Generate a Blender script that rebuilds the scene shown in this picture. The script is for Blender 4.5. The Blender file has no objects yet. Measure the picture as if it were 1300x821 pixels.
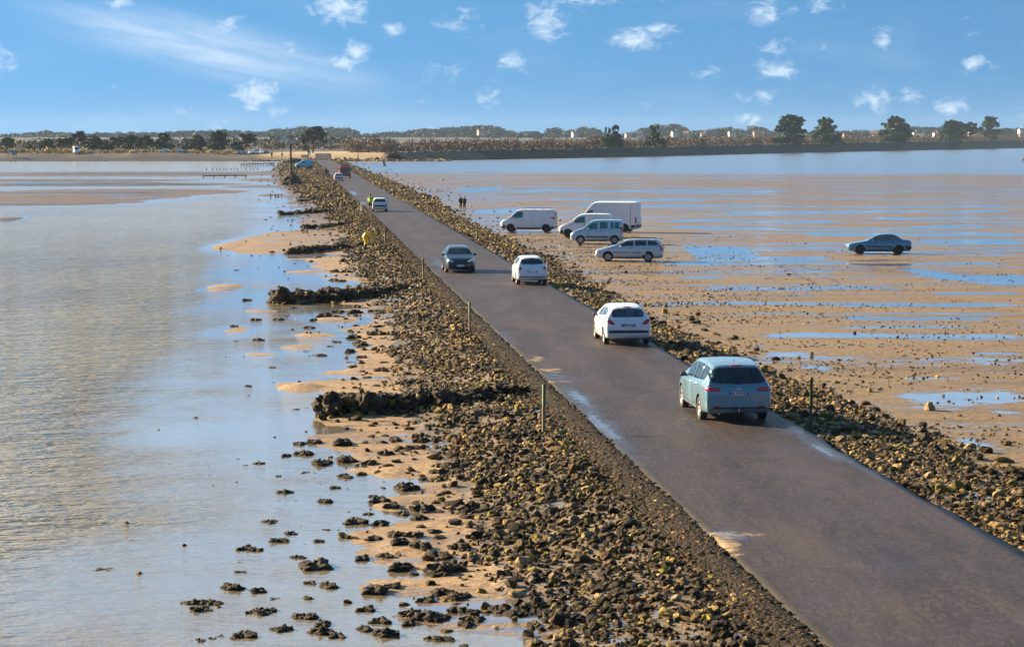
import bpy, bmesh, math, random
import numpy as np
from mathutils import Vector, Matrix, noise as mn
from mathutils.bvhtree import BVHTree
random.seed(7); rng = np.random.default_rng(7)
R = math.radians
scn = bpy.context.scene; COL = scn.collection
# ------------------------------------------------------------------ camera
F, CX, CY, YH, CH = 2900.0, 650.0, 410.5, 175.0, 7.7
PITCH = math.atan((CY-YH)/F); cp, sp = math.cos(PITCH), math.sin(PITCH)
def P(x, y, z=0.0):
    a = (x-CX)/F; b = (CY-y)/F
    dx, dy, dz = a, cp+b*sp, -sp+b*cp
    t = (z-CH)/dz
    return Vector((dx*t, dy*t, z))
def pxm(y):            # pixels per metre for things standing at row y
    return (y-YH)/CH
cam_d = bpy.data.cameras.new('camera'); cam = bpy.data.objects.new('camera', cam_d); COL.objects.link(cam)
cam.location = (0, 0, CH); cam.rotation_euler = (math.pi/2-PITCH, 0, 0)
cam_d.sensor_width = 36; cam_d.lens = F/1300*36; cam_d.clip_start = 0.5; cam_d.clip_end = 30000
scn.camera = cam
# ------------------------------------------------------------------ materials
def new_mat(name):
    m = bpy.data.materials.new(name); m.use_nodes = True
    nt = m.node_tree; nt.nodes.clear()
    out = nt.nodes.new('ShaderNodeOutputMaterial'); b = nt.nodes.new('ShaderNodeBsdfPrincipled')
    nt.links.new(b.outputs[0], out.inputs[0])
    return m, nt, b
class N:
    def __init__(s, nt): s.nt = nt
    def n(s, t, **k):
        o = s.nt.nodes.new(t)
        for a, v in k.items(): setattr(o, a, v)
        return o
    def l(s, a, b): s.nt.links.new(a, b)
    def put(s, sock, v):
        if isinstance(v, bpy.types.NodeSocket): s.l(v, sock)
        else: sock.default_value = v
    def math(s, op, a, b=0.0, c=0.0, clamp=False):
        o = s.n('ShaderNodeMath', operation=op, use_clamp=clamp)
        s.put(o.inputs[0], a); s.put(o.inputs[1], b); s.put(o.inputs[2], c); return o.outputs[0]
    def vm(s, op, a, b=(0,0,0), c=(0,0,0)):
        o = s.n('ShaderNodeVectorMath', operation=op)
        s.put(o.inputs[0], a); s.put(o.inputs[1], b)
        if op == 'MULTIPLY_ADD': s.put(o.inputs[2], c)
        return o
    def noise(s, vec, scale, detail=4, rough=0.55, dist=0.0):
        o = s.n('ShaderNodeTexNoise'); s.put(o.inputs['Vector'], vec)
        o.inputs['Scale'].default_value = scale; o.inputs['Detail'].default_value = detail
        o.inputs['Roughness'].default_value = rough; o.inputs['Distortion'].default_value = dist
        return o.outputs['Fac']
    def ss(s, v, lo, hi, a=0.0, b=1.0):
        o = s.n('ShaderNodeMapRange', interpolation_type='SMOOTHSTEP'); s.put(o.inputs[0], v)
        o.inputs[1].default_value = lo; o.inputs[2].default_value = hi; o.inputs[3].default_value = a; o.inputs[4].default_value = b
        return o.outputs[0]
    def mix(s, f, a, b, mode='MIX'):
        o = s.n('ShaderNodeMix', data_type='RGBA', blend_type=mode); s.put(o.inputs[0], f)
        s.put(o.inputs[6], a); s.put(o.inputs[7], b); return o.outputs[2]
    def bump(s, h, strength, dist, normal=None):
        o = s.n('ShaderNodeBump'); s.put(o.inputs['Strength'], strength); o.inputs['Distance'].default_value = dist
        s.l(h, o.inputs['Height'])
        if normal is not None: s.l(normal, o.inputs['Normal'])
        return o.outputs[0]
    def pos(s, sc=(1,1,1), rz=0.0):
        g = s.n('ShaderNodeNewGeometry').outputs['Position']
        mp = s.n('ShaderNodeMapping'); s.l(g, mp.inputs[0]); mp.inputs['Scale'].default_value = sc
        mp.inputs['Rotation'].default_value = (0, 0, rz); return mp.outputs[0]
def c4(c): return (c[0], c[1], c[2], 1.0)
_mc = {}
def simple(name, col, rough=0.5, metal=0.0, coat=0.0, var=0.12, scale=3.0, bump=0.0, spec=0.5, grime=0.0):
    if name in _mc: return _mc[name]
    m, nt, b = new_mat(name); k = N(nt)
    tc = k.n('ShaderNodeTexCoord').outputs['Object']
    nz = k.noise(tc, scale, 5)
    f = k.ss(nz, 0.3, 0.7)
    lo = c4([x*(1-var) for x in col]); hi = c4([min(1, x*(1+var)) for x in col])
    c = k.mix(f, lo, hi)
    if grime > 0:     # salt and mud film thrown up along the sills
        sx = k.n('ShaderNodeSeparateXYZ'); k.l(tc, sx.inputs[0])
        g = k.math('MULTIPLY', k.ss(sx.outputs[2], 0.75, 0.2), k.math('MULTIPLY', k.ss(k.noise(tc, 9, 6), 0.3, 0.7), grime))
        c = k.mix(g, c, (0.16, 0.12, 0.08, 1))
    k.l(c, b.inputs['Base Color'])
    b.inputs['Roughness'].default_value = rough; b.inputs['Metallic'].default_value = metal
    b.inputs['Specular IOR Level'].default_value = spec
    b.inputs['Coat Weight'].default_value = coat; b.inputs['Coat Roughness'].default_value = 0.08
    if bump > 0: k.l(k.bump(k.noise(tc, scale*4, 6), bump, 0.02), b.inputs['Normal'])
    _mc[name] = m; return m
# ------------------------------------------------------------------ object helpers
def tag(o, label=None, cat=None, group=None, kind=None):
    if label: o['label'] = label
    if cat: o['category'] = cat
    if group: o['group'] = group
    if kind: o['kind'] = kind
    return o
def link(o, parent=None):
    COL.objects.link(o)
    if parent is not None: o.parent = parent
    return o
def empty(name, loc, rz=0, scale=1):
    o = bpy.data.objects.new(name, None); o.location = loc; o.rotation_euler = (0, 0, rz); o.scale = (scale,)*3
    o.empty_display_size = 0.2
    return link(o)
def mesh_np(name, V, Fc, mats=(), smooth=False, attrs=None):
    me = bpy.data.meshes.new(name); V = np.asarray(V, np.float32); Fc = np.asarray(Fc, np.int32)
    nf, k = Fc.shape
    me.vertices.add(len(V)); me.vertices.foreach_set('co', V.ravel())
    me.loops.add(nf*k); me.loops.foreach_set('vertex_index', Fc.ravel())
    me.polygons.add(nf); me.polygons.foreach_set('loop_start', np.arange(0, nf*k, k, dtype=np.int32))
    me.polygons.foreach_set('loop_total', np.full(nf, k, np.int32))
    me.polygons.foreach_set('use_smooth', np.full(nf, smooth))
    me.update(calc_edges=True)
    for m in mats: me.materials.append(m)
    for an, (typ, data) in (attrs or {}).items():
        a = me.attributes.new(an, typ, 'POINT')
        a.data.foreach_set('color' if typ == 'FLOAT_COLOR' else 'value', np.asarray(data, np.float32).ravel())
    return me
class MB:
    def __init__(s): s.v = []; s.f = []; s.mi = []
    def add(s, vs, fs, mi=0):
        o = len(s.v); s.v += [tuple(v) for v in vs]; s.f += [tuple(i+o for i in f) for f in fs]; s.mi += [mi]*len(fs)
    def box(s, c, size, rz=0, taper=1.0, mi=0, ry=0):
        hx, hy, hz = size[0]/2, size[1]/2, size[2]/2
        vs = [(x*hx*(taper if z > 0 else 1), y*hy*(taper if z > 0 else 1), z*hz) for z in (-1, 1) for x, y in ((-1,-1),(1,-1),(1,1),(-1,1))]
        M = Matrix.Translation(c) @ Matrix.Rotation(rz, 4, 'Z') @ Matrix.Rotation(ry, 4, 'Y')
        s.add([M @ Vector(v) for v in vs], [(0,3,2,1),(4,5,6,7),(0,1,5,4),(1,2,6,5),(2,3,7,6),(3,0,4,7)], mi)
    def tube(s, pts, rad, n=8, mi=0, cap=True):
        pts = [Vector(p) for p in pts]; rs = rad if isinstance(rad, (list, tuple)) else [rad]*len(pts)
        vs = []; fs = []
        for i, p in enumerate(pts):
            d = (pts[min(i+1, len(pts)-1)]-pts[max(i-1, 0)]).normalized()
            up = Vector((0,0,1)) if abs(d.z) < 0.9 else Vector((1,0,0))
            a = d.cross(up).normalized(); b = d.cross(a)
            for j in range(n):
                t = 2*math.pi*j/n; vs.append(p+(a*math.cos(t)+b*math.sin(t))*rs[i])
        for i in range(len(pts)-1):
            for j in range(n):
                fs.append((i*n+j, i*n+(j+1) % n, (i+1)*n+(j+1) % n, (i+1)*n+j))
        if cap:
            fs.append(tuple(range(n))); fs.append(tuple(reversed(range((len(pts)-1)*n, len(pts)*n))))
        s.add(vs, fs, mi)
    def lathe(s, prof, n=24, axis='Y', c=(0,0,0), mi=0):    # prof: list of (r, h)
        vs = []; fs = []
        for r, h in prof:
            for j in range(n):
                t = 2*math.pi*j/n; a, b = r*math.cos(t), r*math.sin(t)
                vs.append((c[0]+a, c[1]+h, c[2]+b) if axis == 'Y' else (c[0]+a, c[1]+b, c[2]+h))
        for i in range(len(prof)-1):
            for j in range(n):
                fs.append((i*n+j, i*n+(j+1) % n, (i+1)*n+(j+1) % n, (i+1)*n+j))
        s.add(vs, fs, mi)
    def mesh(s, name, mats, smooth=False):
        me = bpy.data.meshes.new(name); me.from_pydata(s.v, [], s.f)
        for m in (mats if isinstance(mats, (list, tuple)) else [mats]): me.materials.append(m)
        me.polygons.foreach_set('material_index', s.mi)
        me.polygons.foreach_set('use_smooth', [smooth]*len(s.f)); me.update(); return me
    def build(s, name, mats, parent=None, smooth=False):
        return link(bpy.data.objects.new(name, s.mesh(name, mats, smooth)), parent)
def kids(o): return [c for c in bpy.data.objects if c.parent == o]
def copy_tree(o, parent=None):
    c = o.copy(); COL.objects.link(c); c.parent = parent
    if parent is not None: c.matrix_parent_inverse = o.matrix_parent_inverse.copy()
    for ch in list(o.children): copy_tree(ch, c)
    return c
def evaluated(o):
    dg = bpy.context.evaluated_depsgraph_get(); dg.update()
    me = bpy.data.meshes.new_from_object(o.evaluated_get(dg), depsgraph=dg)
    return me
# ------------------------------------------------------------------ road geometry
LE = [(951,730),(900,678),(774,561),(743,531),(712,503),(671.5,459),(638,422),(601,391),(558,348),(533.5,330),(519,314),(499,295),(481,279),(458,262),(440.5,244),(426,227),(403,212)]
pts = np.array([[P(x, y).x, P(x, y).y] for x, y in LE])
w_ = 1/pts[:, 1]
A = np.stack([np.ones(len(pts)), pts[:, 1]], 1)
RA, RB = np.linalg.lstsq(A*w_[:, None], pts[:, 0]*w_, rcond=None)[0]
RW = 5.45
YEND = 826.0
def XL(Y): return RA+RB*Y
RD = Vector((RB, 1, 0)).normalized(); RANG = math.atan2(RD.y, RD.x)
WZ = -0.50          # water level
# ------------------------------------------------------------------ vector noise for numpy
def vnoise(x, y, seed=0):
    def h(ix, iy):
        n = (ix.astype(np.int64)*374761393+iy.astype(np.int64)*668265263+seed*1442695041) & 0xffffffff
        n = ((n ^ (n >> 13))*1274126177) & 0xffffffff
        return ((n ^ (n >> 16)) & 0xffff)/65535.0
    ix = np.floor(x); iy = np.floor(y); fx = x-ix; fy = y-iy
    fx = fx*fx*(3-2*fx); fy = fy*fy*(3-2*fy)
    return (h(ix, iy)*(1-fx)+h(ix+1, iy)*fx)*(1-fy)+(h(ix, iy+1)*(1-fx)+h(ix+1, iy+1)*fx)*fy
def fbm(x, y, o=4, seed=0):
    s = 0; a = 0.5; t = 0
    for i in range(o): s = s+a*vnoise(x*2**i, y*2**i, seed+i*17); t += a; a *= 0.55
    return s/t-0.5
def sst(x, a, b):
    t = np.clip((x-a)/(b-a), 0, 1); return t*t*(3-2*t)
BLX = [38, 50, 62, 75, 95, 125, 160, 200, 260, 330, 430, 620, 760]
BLV = [3.7, 3.5, 3.9, 3.8, 3.2, 3.6, 3.9, 3.3, 4.6, 6.5, 9.0, 11, 10]
BRX = [38, 50, 58, 70, 82, 100, 125, 165, 210, 300, 450, 620, 760]
BRV = [5.4, 4.6, 4.0, 3.6, 2.6, 2.6, 3.2, 4.0, 3.2, 5.0, 5, 4, 4]
def bl(Y): return np.interp(Y, BLX, BLV)
def br(Y): return np.interp(Y, BRX, BRV)
# sandy shoals on the lagoon side: photo ellipses -> world gaussians
SH = [(368,305,84,19,.18),(420,278,55,10,.13),(300,311,40,9,.10),(285,365,34,7,.12),(385,492,42,6,.11),(430,405,60,10,.05),(330,450,60,9,.02),(300,420,60,12,.0),(380,440,50,6,.05),(400,425,50,4,.05),(330,395,50,4,.04),(450,515,30,6,.03),(470,560,50,10,.03),(500,640,50,20,.04),
      (455,470,40,14,.04),(500,600,45,25,.05),(520,690,70,30,.07),(440,340,60,8,.05),(400,345,60,3,.06),
      (60,250,190,8,.30),(150,244,190,5,.26),(0,280,22,5,.22),(60,257,150,5,.20),(150,221,260,3.6,.30),(330,220,90,2.4,.25),(60,229,240,2.2,.22),(120,234,200,2.4,.35),
      (345,248,25,2,.12),(330,237,60,2,.22),(310,258,6,1,.02),(350,228,60,3,.15)]
SHW = []
for x, y, sx, sy, a in SH:
    c = P(x, y, WZ); ex = P(x+sx, y, WZ).x-c.x; ey = abs(P(x, y-sy, WZ).y-c.y)*0.5+abs(P(x, y+sy, WZ).y-c.y)*0.5
    SHW.append((c.x, c.y, max(ex, .5), max(ey, .5), a))
# shoreline (far)
SX = [-4000, -300, -60, -40, 0, 52, 145, 417, 700, 4000]
SY = [780, 800, 800, 800, 880, 985, 1230, 1860, 2300, 5200]
DH = [2.2, 2.2, 2.2, 3.0, 3.5, 3.9, 4.6, 6.4, 7, 7]
def shore(X): return np.interp(X, SX, SY)
def height(X, Y, detail=True):
    X = np.asarray(X, float); Y = np.asarray(Y, float)
    u = X-XL(Y); bw = bl(Y); rw = br(Y)
    n1 = fbm(X/3.0, Y/5.0, 4, 3); n2 = fbm(X/9.0, Y/7.0, 3, 11); n3 = fbm(X/0.8, Y/0.8, 3, 23); n5 = fbm(X/1.7, Y/1.7, 3, 29)
    # left side
    d = -u-1.0-bw*0.9                      # metres past the toe of the left bank
    toe = WZ+0.050+n2*0.13
    n4 = fbm(X/5.0+9, Y/1.6, 4, 41)
    lag = toe-0.026*np.clip(d, 0, 3)-0.012*np.clip(d-3, 0, 5)-0.045*np.clip(d-8, 0, 20)+(n1*0.05+n4*0.11)*np.clip(1.15-d/11, 0.06, 1)
    for cx, cy, ex, ey, a in SHW:
        r2 = ((X-cx)/ex)**2+((Y-cy)/ey)**2
        lag = np.maximum(lag, WZ-0.06+(a+0.07)*np.exp(-r2*0.9)+(n1*0.08+n4*0.14)*np.exp(-r2*0.4)-(1-np.exp(-r2*0.3))*0.5)
    bankl = -0.12+(toe+0.12)*sst(-u-1.0, 0, 1)*0+(toe+0.10)*sst((-u-1.0)/bw, 0.0, 1.0)+(n3*0.10+n5*0.30)*sst(-u-1.0, 0, 1)*(u > -1.0-bw)
    left = np.where(d < 0, bankl, lag)
    # right side
    e = u-RW-rw
    flat = WZ+0.10+n2*0.05+n3*0.01
    bankr = -0.12+(flat+0.12)*sst((u-RW-0.3)/rw, 0, 1)+(n3*0.10+n5*0.26)*sst(u-RW, 0.2, 1.2)
    right = np.where(e < 0, bankr, flat)
    z = np.where(u < RW/2, left, right)
    z = np.where((u > -1.0+0.5*sst(Y, 110, 240)) & (u < RW+0.25), -0.16, z)
    # land
    S = shore(X); DHn = np.interp(X, SX, DH)
    l = sst((Y-S)/22.0, 0.0, 1.0)
    land = np.where(X < -45, 2.1+fbm(X/25, Y/25, 3, 5)*1.2, DHn-1.5)+np.clip(Y-S-60, 0, 2500)*0.0035
    return z*(1-l)+land*l
def hz(x, y): return float(height(np.array([x]), np.array([y]))[0])
# ------------------------------------------------------------------ ground sheet
rows = np.concatenate([np.linspace(-80, 24, 14), 24*np.exp(np.linspace(0, math.log(14000/24), 1250)[1:])])
cu = np.linspace(-1, 1, 560); cu = np.sign(cu)*(np.abs(cu)*0.55+np.abs(cu)**5*0.45)
nr, nc = len(rows), len(cu)
wd = np.maximum(60, rows*0.75)
Yg = np.repeat(rows[:, None], nc, 1); Xg = cu[None, :]*wd[:, None]+np.clip(rows, 0, 800)[:, None]*0.0
Zg = height(Xg, Yg)
Vg = np.stack([Xg, Yg, Zg], -1).reshape(-1, 3)
idx = np.arange(nr*nc).reshape(nr, nc)
Fg = np.stack([idx[:-1, :-1], idx[:-1, 1:], idx[1:, 1:], idx[1:, :-1]], -1).reshape(-1, 4)
# zone colours and wetness
ug = Xg-XL(Yg); S = shore(Xg)
sand = np.array([0.36, 0.240, 0.115]); flatc = np.array([0.230, 0.155, 0.070]); mud = np.array([0.15, 0.095, 0.06]); straw = np.array([0.50, 0.36, 0.13]); land = np.array([0.10, 0.085, 0.05])
Cg = np.where((ug < RW/2)[..., None], sand, flatc)
farf = np.where(ug < 0, sst(Yg, 150, 250), sst(Yg, 120, 420))[..., None]
Cg = Cg*(1-farf)+(np.where((ug < RW/2)[..., None], mud*0.85, np.array([0.18, 0.125, 0.075])))*farf
inb = ((ug < 0) & (ug > -1-bl(Yg)*0.92)) | ((ug > RW) & (ug < RW+br(Yg)*0.95))
Cg = np.where(inb[..., None], np.array([0.20, 0.145, 0.085]), Cg)
lf = sst((Yg-S)/22.0, 0.1, 0.6)[..., None]
strip = ((Xg < -25) & (Yg < S+75))[..., None]
Cg = Cg*(1-lf)+np.where(strip, straw, land)*lf
foot = (sst(Yg-S, -3, 0)*(1-sst(Yg-S, 9, 15))*(Xg < -70))[..., None]
Cg = Cg*(1-foot)+np.array([.075, .045, .030])*foot
sand_pt = (np.exp(-((Xg+58)/22)**2-((Yg-812)/30)**2))[..., None]
Cg = Cg*(1-sand_pt)+np.array([0.45, 0.33, 0.19])*sand_pt
# dark weedy lines along the far mud banks
for (x0, x1, y, th) in [(0,270,236.5,3.0),(0,250,231,1.0),(0,230,262,2.0),(40,300,222,0.8),(60,310,213,.8),(0,200,247,1.2),(0,340,203.6,1.6)]:
    a = P(x0, y, WZ); b = P(x1, y, WZ); t = abs(P(x0, y-th, WZ).y-P(x0, y+th, WZ).y)/2
    g = np.exp(-((Yg-a.y)/t)**2)*sst(Xg, a.x-3, a.x)*(1-sst(Xg, b.x-3, b.x+3))
    g = np.clip(g*1.3, 0, 1)*np.clip(0.9+fbm(Xg/12, Yg/4, 3, 88), 0, 1); Cg = Cg*(1-0.95*g[..., None])+np.array([0.022, 0.016, 0.010])*0.95*g[..., None]
wet = np.zeros_like(Xg)
PUD = [(946,1300,426.5,2.2),(950,985,439,1.8),(960,1038,448,2.2),(1008,1062,465,3.0),(1130,1310,501,6.0),(1262,1310,528,4.0),(882,1158,365,1.4),(836,1300,385,1.6),
       (893,1300,398,1.2),(1066,1265,405,1.6),(820,1300,335,1.5),(1222,1310,450,1.6),(1136,1166,600,4),(1203,1275,563,5),(1260,1300,676,5),(865,960,318,6.0),(1160,1310,350,6),
       (1165,1310,308,2.5),(870,1060,327,2.0),(1000,1060,345,1.2),(690,900,254,1.2),(900,1300,269,1.4),(640,1010,243,1.3),(1100,1300,277,1.4),(600,700,268,3),(580,640,240,2.5),
       (850,1000,290,1.2),(1010,1300,298,1.3),(830,1070,281,1.2),(700,1300,262,1.0),(1150,1260,288,1.0),(855,930,352,1.0),(1180,1300,372,1.0),(1060,1240,415,1.2),(1130,1235,480,1.0)]
for x0, x1, y, th in PUD:
    a = P(x0, y, WZ+.1); b = P(x1, y, WZ+.1); t = abs(P(x0, y-th, WZ+.1).y-P(x0, y+th, WZ+.1).y)/2*1.3
    e = max(1.0, (b.x-a.x)*0.12)
    wob = fbm(Xg/6, Yg*0, 3, int(y))*t*2.2
    g = np.exp(-((Yg-a.y+wob)/t)**2)*sst(Xg, a.x-e*.3, a.x+e)*(1-sst(Xg, b.x-e, b.x+e*.3))
    wet = np.maximum(wet, g*0.62)
# broad wet bands far out
wet = np.maximum(wet, 0.055+0.135*sst(Yg, 100, 190)*(1-0.1*sst(Yg, 300, 500)))
wet = np.maximum(wet, (0.20+0.42*sst(Yg, 430, 640)+fbm(Xg/70, Yg/22, 4, 61)*0.55)*(Yg > 430)*sst(Yg, 430, 520)*(1-sst(Yg-S, -70, -8))*(ug > 2))
wet = np.where((ug < -1), 0.10, wet)
wet = np.where(inb, wet*0.9, wet)
wet = np.where(Yg > S-4, 0, wet)
wet = np.where((ug > -1) & (ug < RW), 0, wet)
Ca = np.concatenate([Cg, np.ones_like(Xg)[..., None]], -1).reshape(-1, 4)
m, nt, b = new_mat('tidal_sand'); k = N(nt)
at = k.n('ShaderNodeAttribute', attribute_name='zone').outputs['Color']
aw = k.n('ShaderNodeAttribute', attribute_name='wet').outputs['Fac']
nst = k.noise(k.pos((0.055, 0.42, 1), 0.04), 1.0, 7, 0.62, 0.3)        # long streaks left by the ebb
nfi = k.noise(k.pos((1.1, 2.6, 1)), 1.0, 6, 0.65)
nsp = k.noise(k.pos((5.5, 7.0, 3)), 1.0, 5, 0.7)
nbig = k.noise(k.pos((0.03, 0.06, 1)), 1.0, 4, 0.6)
wv = k.math('ADD', k.math('MULTIPLY', k.math('SUBTRACT', nst, 0.5), 1.55), k.math('MULTIPLY', k.math('SUBTRACT', nfi, 0.5), 0.75))
wv = k.math('ADD', wv, k.math('ADD', aw, k.math('MULTIPLY', k.math('SUBTRACT', nbig, 0.5), 0.35)))
nmi = k.noise(k.pos((0.6, 2.2, 1)), 1.0, 9, 0.85)
wv = k.math('ADD', wv, k.math('MULTIPLY', k.math('SUBTRACT', nmi, 0.5), 1.5))
maskw = k.ss(wv, 0.23, 0.32)
damp = k.ss(wv, -0.08, 0.30)
cc = k.mix(k.math('MULTIPLY', k.ss(nsp, 0.42, 0.72), 0.55), at, k.mix(1.0, at, (0.48, 0.42, 0.36, 1), 'MULTIPLY'))
cc = k.mix(k.math('MULTIPLY', k.ss(nfi, 0.35, 0.7), 0.5), cc, k.mix(1.0, cc, (1.35, 1.3, 1.25, 1), 'MULTIPLY'))
cc = k.mix(k.math('MULTIPLY', damp, 0.45), cc, k.mix(1.0, cc, (0.62, 0.6, 0.62, 1), 'MULTIPLY'))
spk = k.ss(k.noise(k.pos((2.6, 3.0, 1)), 1.0, 8, 0.85), 0.57, 0.63)      # worm casts, shells, pebbles
cc = k.mix(k.math('MULTIPLY', spk, 0.75), cc, (0.055, 0.04, 0.028, 1))
mudp = k.ss(k.noise(k.pos((0.10, 0.35, 1)), 1.0, 7, 0.7, .5), 0.48, 0.66)
cc = k.mix(k.math('MULTIPLY', mudp, 0.55), cc, k.mix(1.0, cc, (0.45, 0.42, 0.42, 1), 'MULTIPLY'))
rut = None; posn = k.pos(); wob = k.math('MULTIPLY', k.math('SUBTRACT', k.noise(posn, 0.12, 2, .5), 0.5), 3.0)
for (xa, ya, xb, yb) in [(1005, 336, 1062, 372), (640, 342, 776, 312), (835, 334, 1320, 352), (612, 322, 700, 298)]:
    pa, pb = P(xa, ya, WZ), P(xb, yb, WZ); dv = (pb-pa); L_ = dv.length; dv = dv/L_; nv = Vector((-dv.y, dv.x, 0))
    dd = k.vm('DOT_PRODUCT', posn, tuple(nv)).outputs['Value']; ll = k.vm('DOT_PRODUCT', posn, tuple(dv)).outputs['Value']
    q = k.math('ABSOLUTE', k.math('SUBTRACT', k.math('ABSOLUTE', k.math('SUBTRACT', k.math('ADD', dd, wob), pa.dot(nv))), 0.72))
    q = k.math('MULTIPLY', k.ss(q, 0.22, 0.10), k.math('MULTIPLY', k.math('GREATER_THAN', ll, pa.dot(dv)), k.math('LESS_THAN', ll, pb.dot(dv))))
    rut = q if rut is None else k.math('MAXIMUM', rut, q)
cc = k.mix(k.math('MULTIPLY', rut, 0.55), cc, (0.075, 0.052, 0.034, 1))
spk2 = k.ss(k.noise(k.pos((7, 9, 1)), 1.0, 6, 0.85), 0.56, 0.62)
cc = k.mix(k.math('MULTIPLY', spk2, 0.5), cc, (0.07, 0.05, 0.035, 1))
cc = k.mix(k.math('MULTIPLY', maskw, 0.75), cc, k.mix(1.0, cc, (0.35, 0.34, 0.36, 1), 'MULTIPLY'))
k.l(cc, b.inputs['Base Color'])
syg = k.n('ShaderNodeSeparateXYZ'); k.l(k.pos(), syg.inputs[0])
rwet = k.ss(syg.outputs[1], 150.0, 600.0, 0.12, 0.24); rdry = k.math('SUBTRACT', 0.65, k.math('MULTIPLY', damp, 0.14))
k.l(k.math('ADD', rdry, k.math('MULTIPLY', maskw, k.math('SUBTRACT', rwet, rdry))), b.inputs['Roughness'])
k.l(maskw, b.inputs['Coat Weight']); k.l(k.ss(syg.outputs[1], 150.0, 600.0, 0.07, 0.20), b.inputs['Coat Roughness'])
b.inputs['Specular IOR Level'].default_value = 0.5
dry = k.math('SUBTRACT', 1.0, k.math('MULTIPLY', maskw, 0.85))
hgt = k.math('ADD', k.math('MULTIPLY', nsp, 0.6), k.math('MULTIPLY', nfi, 1.0))
sy = k.n('ShaderNodeSeparateXYZ'); k.l(k.pos(), sy.inputs[0])
farw = k.math('MULTIPLY', maskw, k.ss(sy.outputs[1], 120.0, 420.0, 0.0, 0.9))
b1 = k.bump(k.math('ADD', hgt, k.math('MULTIPLY', spk, 0.5)), k.math('MULTIPLY', dry, 1.0), 0.16)
k.l(k.bump(k.noise(k.pos((0.8, 2.0, 1)), 1.0, 4, 0.6), farw, 0.9, b1), b.inputs['Normal'])
MAT_GROUND = m
ground = link(bpy.data.objects.new('tidal_flats', mesh_np('tidal_flats', Vg, Fg, [m], True,
    {'zone': ('FLOAT_COLOR', Ca), 'wet': ('FLOAT', wet)})))
tag(ground, kind='structure')
# ------------------------------------------------------------------ water sheet on the lagoon side
rw_ = rows[::2]; rw_ = rw_[(rw_ > -81) & (rw_ < 830)]; cw = np.linspace(0, 1, 420)
Yw = np.repeat(rw_[:, None], len(cw), 1); right_e = XL(Yw)-0.8; left_e = -np.maximum(90, Yw*0.9)-XL(Yw)*0
Xw = left_e+(right_e-left_e)*(cw[None, :]**0.6)
dep = np.clip(WZ-height(Xw, Yw), 0, 2)
iw = np.arange(Xw.size).reshape(Xw.shape)
Fw = np.stack([iw[:-1, :-1], iw[:-1, 1:], iw[1:, 1:], iw[1:, :-1]], -1).reshape(-1, 4)
m, nt, b = new_mat('lagoon_water'); k = N(nt)
ad = k.n('ShaderNodeAttribute', attribute_name='depth').outputs['Fac']
dpt = k.ss(ad, 0.02, 0.30)
pat = k.noise(k.pos((0.06, 0.05, 1), 0.3), 1.0, 4, 0.6)
c = k.mix(dpt, (0.21, 0.165, 0.09, 1), (0.34, 0.265, 0.105, 1))
c = k.mix(k.math('MULTIPLY', k.ss(pat, 0.35, 0.7), 0.35), c, (0.20, 0.17, 0.12, 1))
k.l(c, b.inputs['Base Color'])
b.inputs['IOR'].default_value = 1.333
syw = k.n('ShaderNodeSeparateXYZ'); k.l(k.pos(), syw.inputs[0])
k.l(k.ss(syw.outputs[1], 60.0, 380.0, 0.05, 0.24), b.inputs['Roughness'])
edn = k.noise(k.pos((0.16, 0.07, 1)), 1.0, 6, 0.65, 0.8)
shal = k.ss(k.math('ADD', ad, k.math('MULTIPLY', k.math('SUBTRACT', edn, 0.5), 0.35)), 0.17, 0.0, 0.0, 0.85)
k.l(k.math('MAXIMUM', shal, k.ss(syw.outputs[1], 110.0, 380.0, 0.0, 0.6)), b.inputs['Coat Weight']); k.l(k.ss(syw.outputs[1], 100.0, 400.0, 0.05, 0.18), b.inputs['Coat Roughness'])
w1 = k.noise(k.pos((3.2, 6.5, 1), -0.45), 1.0, 3, 0.5, 0.4)
w2 = k.noise(k.pos((0.9, 1.9, 1), -0.25), 1.0, 3, 0.55, 0.3)
w3 = k.noise(k.pos((0.28, 0.75, 1), -0.3), 1.0, 4, 0.6, 0.4)
hh = k.math('ADD', k.math('ADD', k.math('MULTIPLY', w1, 0.6), k.math('MULTIPLY', w2, 1.1)), k.math('MULTIPLY', w3, 1.8))
amp = k.math('MULTIPLY', k.ss(ad, 0.01, 0.22, 0.16, 1.0), k.ss(pat, 0.3, 0.75, 0.65, 1.0))
k.l(k.bump(hh, amp, 0.38), b.inputs['Normal'])
MAT_WATER = m
water = link(bpy.data.objects.new('lagoon_water', mesh_np('lagoon_water', np.stack([Xw, Yw, np.full_like(Xw, WZ)], -1).reshape(-1, 3), Fw, [m], True, {'depth': ('FLOAT', dep)})))
tag(water, kind='structure')
# ------------------------------------------------------------------ road
ry = np.concatenate([np.arange(10, 120, 0.5), np.arange(120, YEND, 2.0)]); rn = 24
V = []; prof = []
for j in range(rn+1): prof.append((RW*j/rn, 0.0))
ug_ = np.array([-0.02]+[p[0] for p in prof]+[RW+0.02]); zp = np.array([-0.16]+[0.03*math.sin(math.pi*p[0]/RW) for p in prof]+[-0.16])
Yr = np.repeat(ry[:, None], len(ug_), 1)
edge = fbm(Yr*0.6, Yr*0+3, 3, 9)*0.28
Ur = np.repeat(ug_[None, :], len(ry), 0)
Ur = Ur+np.where(Ur > RW-0.05, edge, 0)+np.where(Ur < 0.05, edge*0.4, 0)
Zr = np.repeat(zp[None, :], len(ry), 0)+fbm(Yr/6, Ur/2, 2, 4)*0.02
far = np.maximum(0, height(XL(Yr)+Ur, Yr)+0.12)*(Yr > 740); Zr = Zr+far
ir = np.arange(Yr.size).reshape(Yr.shape)
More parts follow.
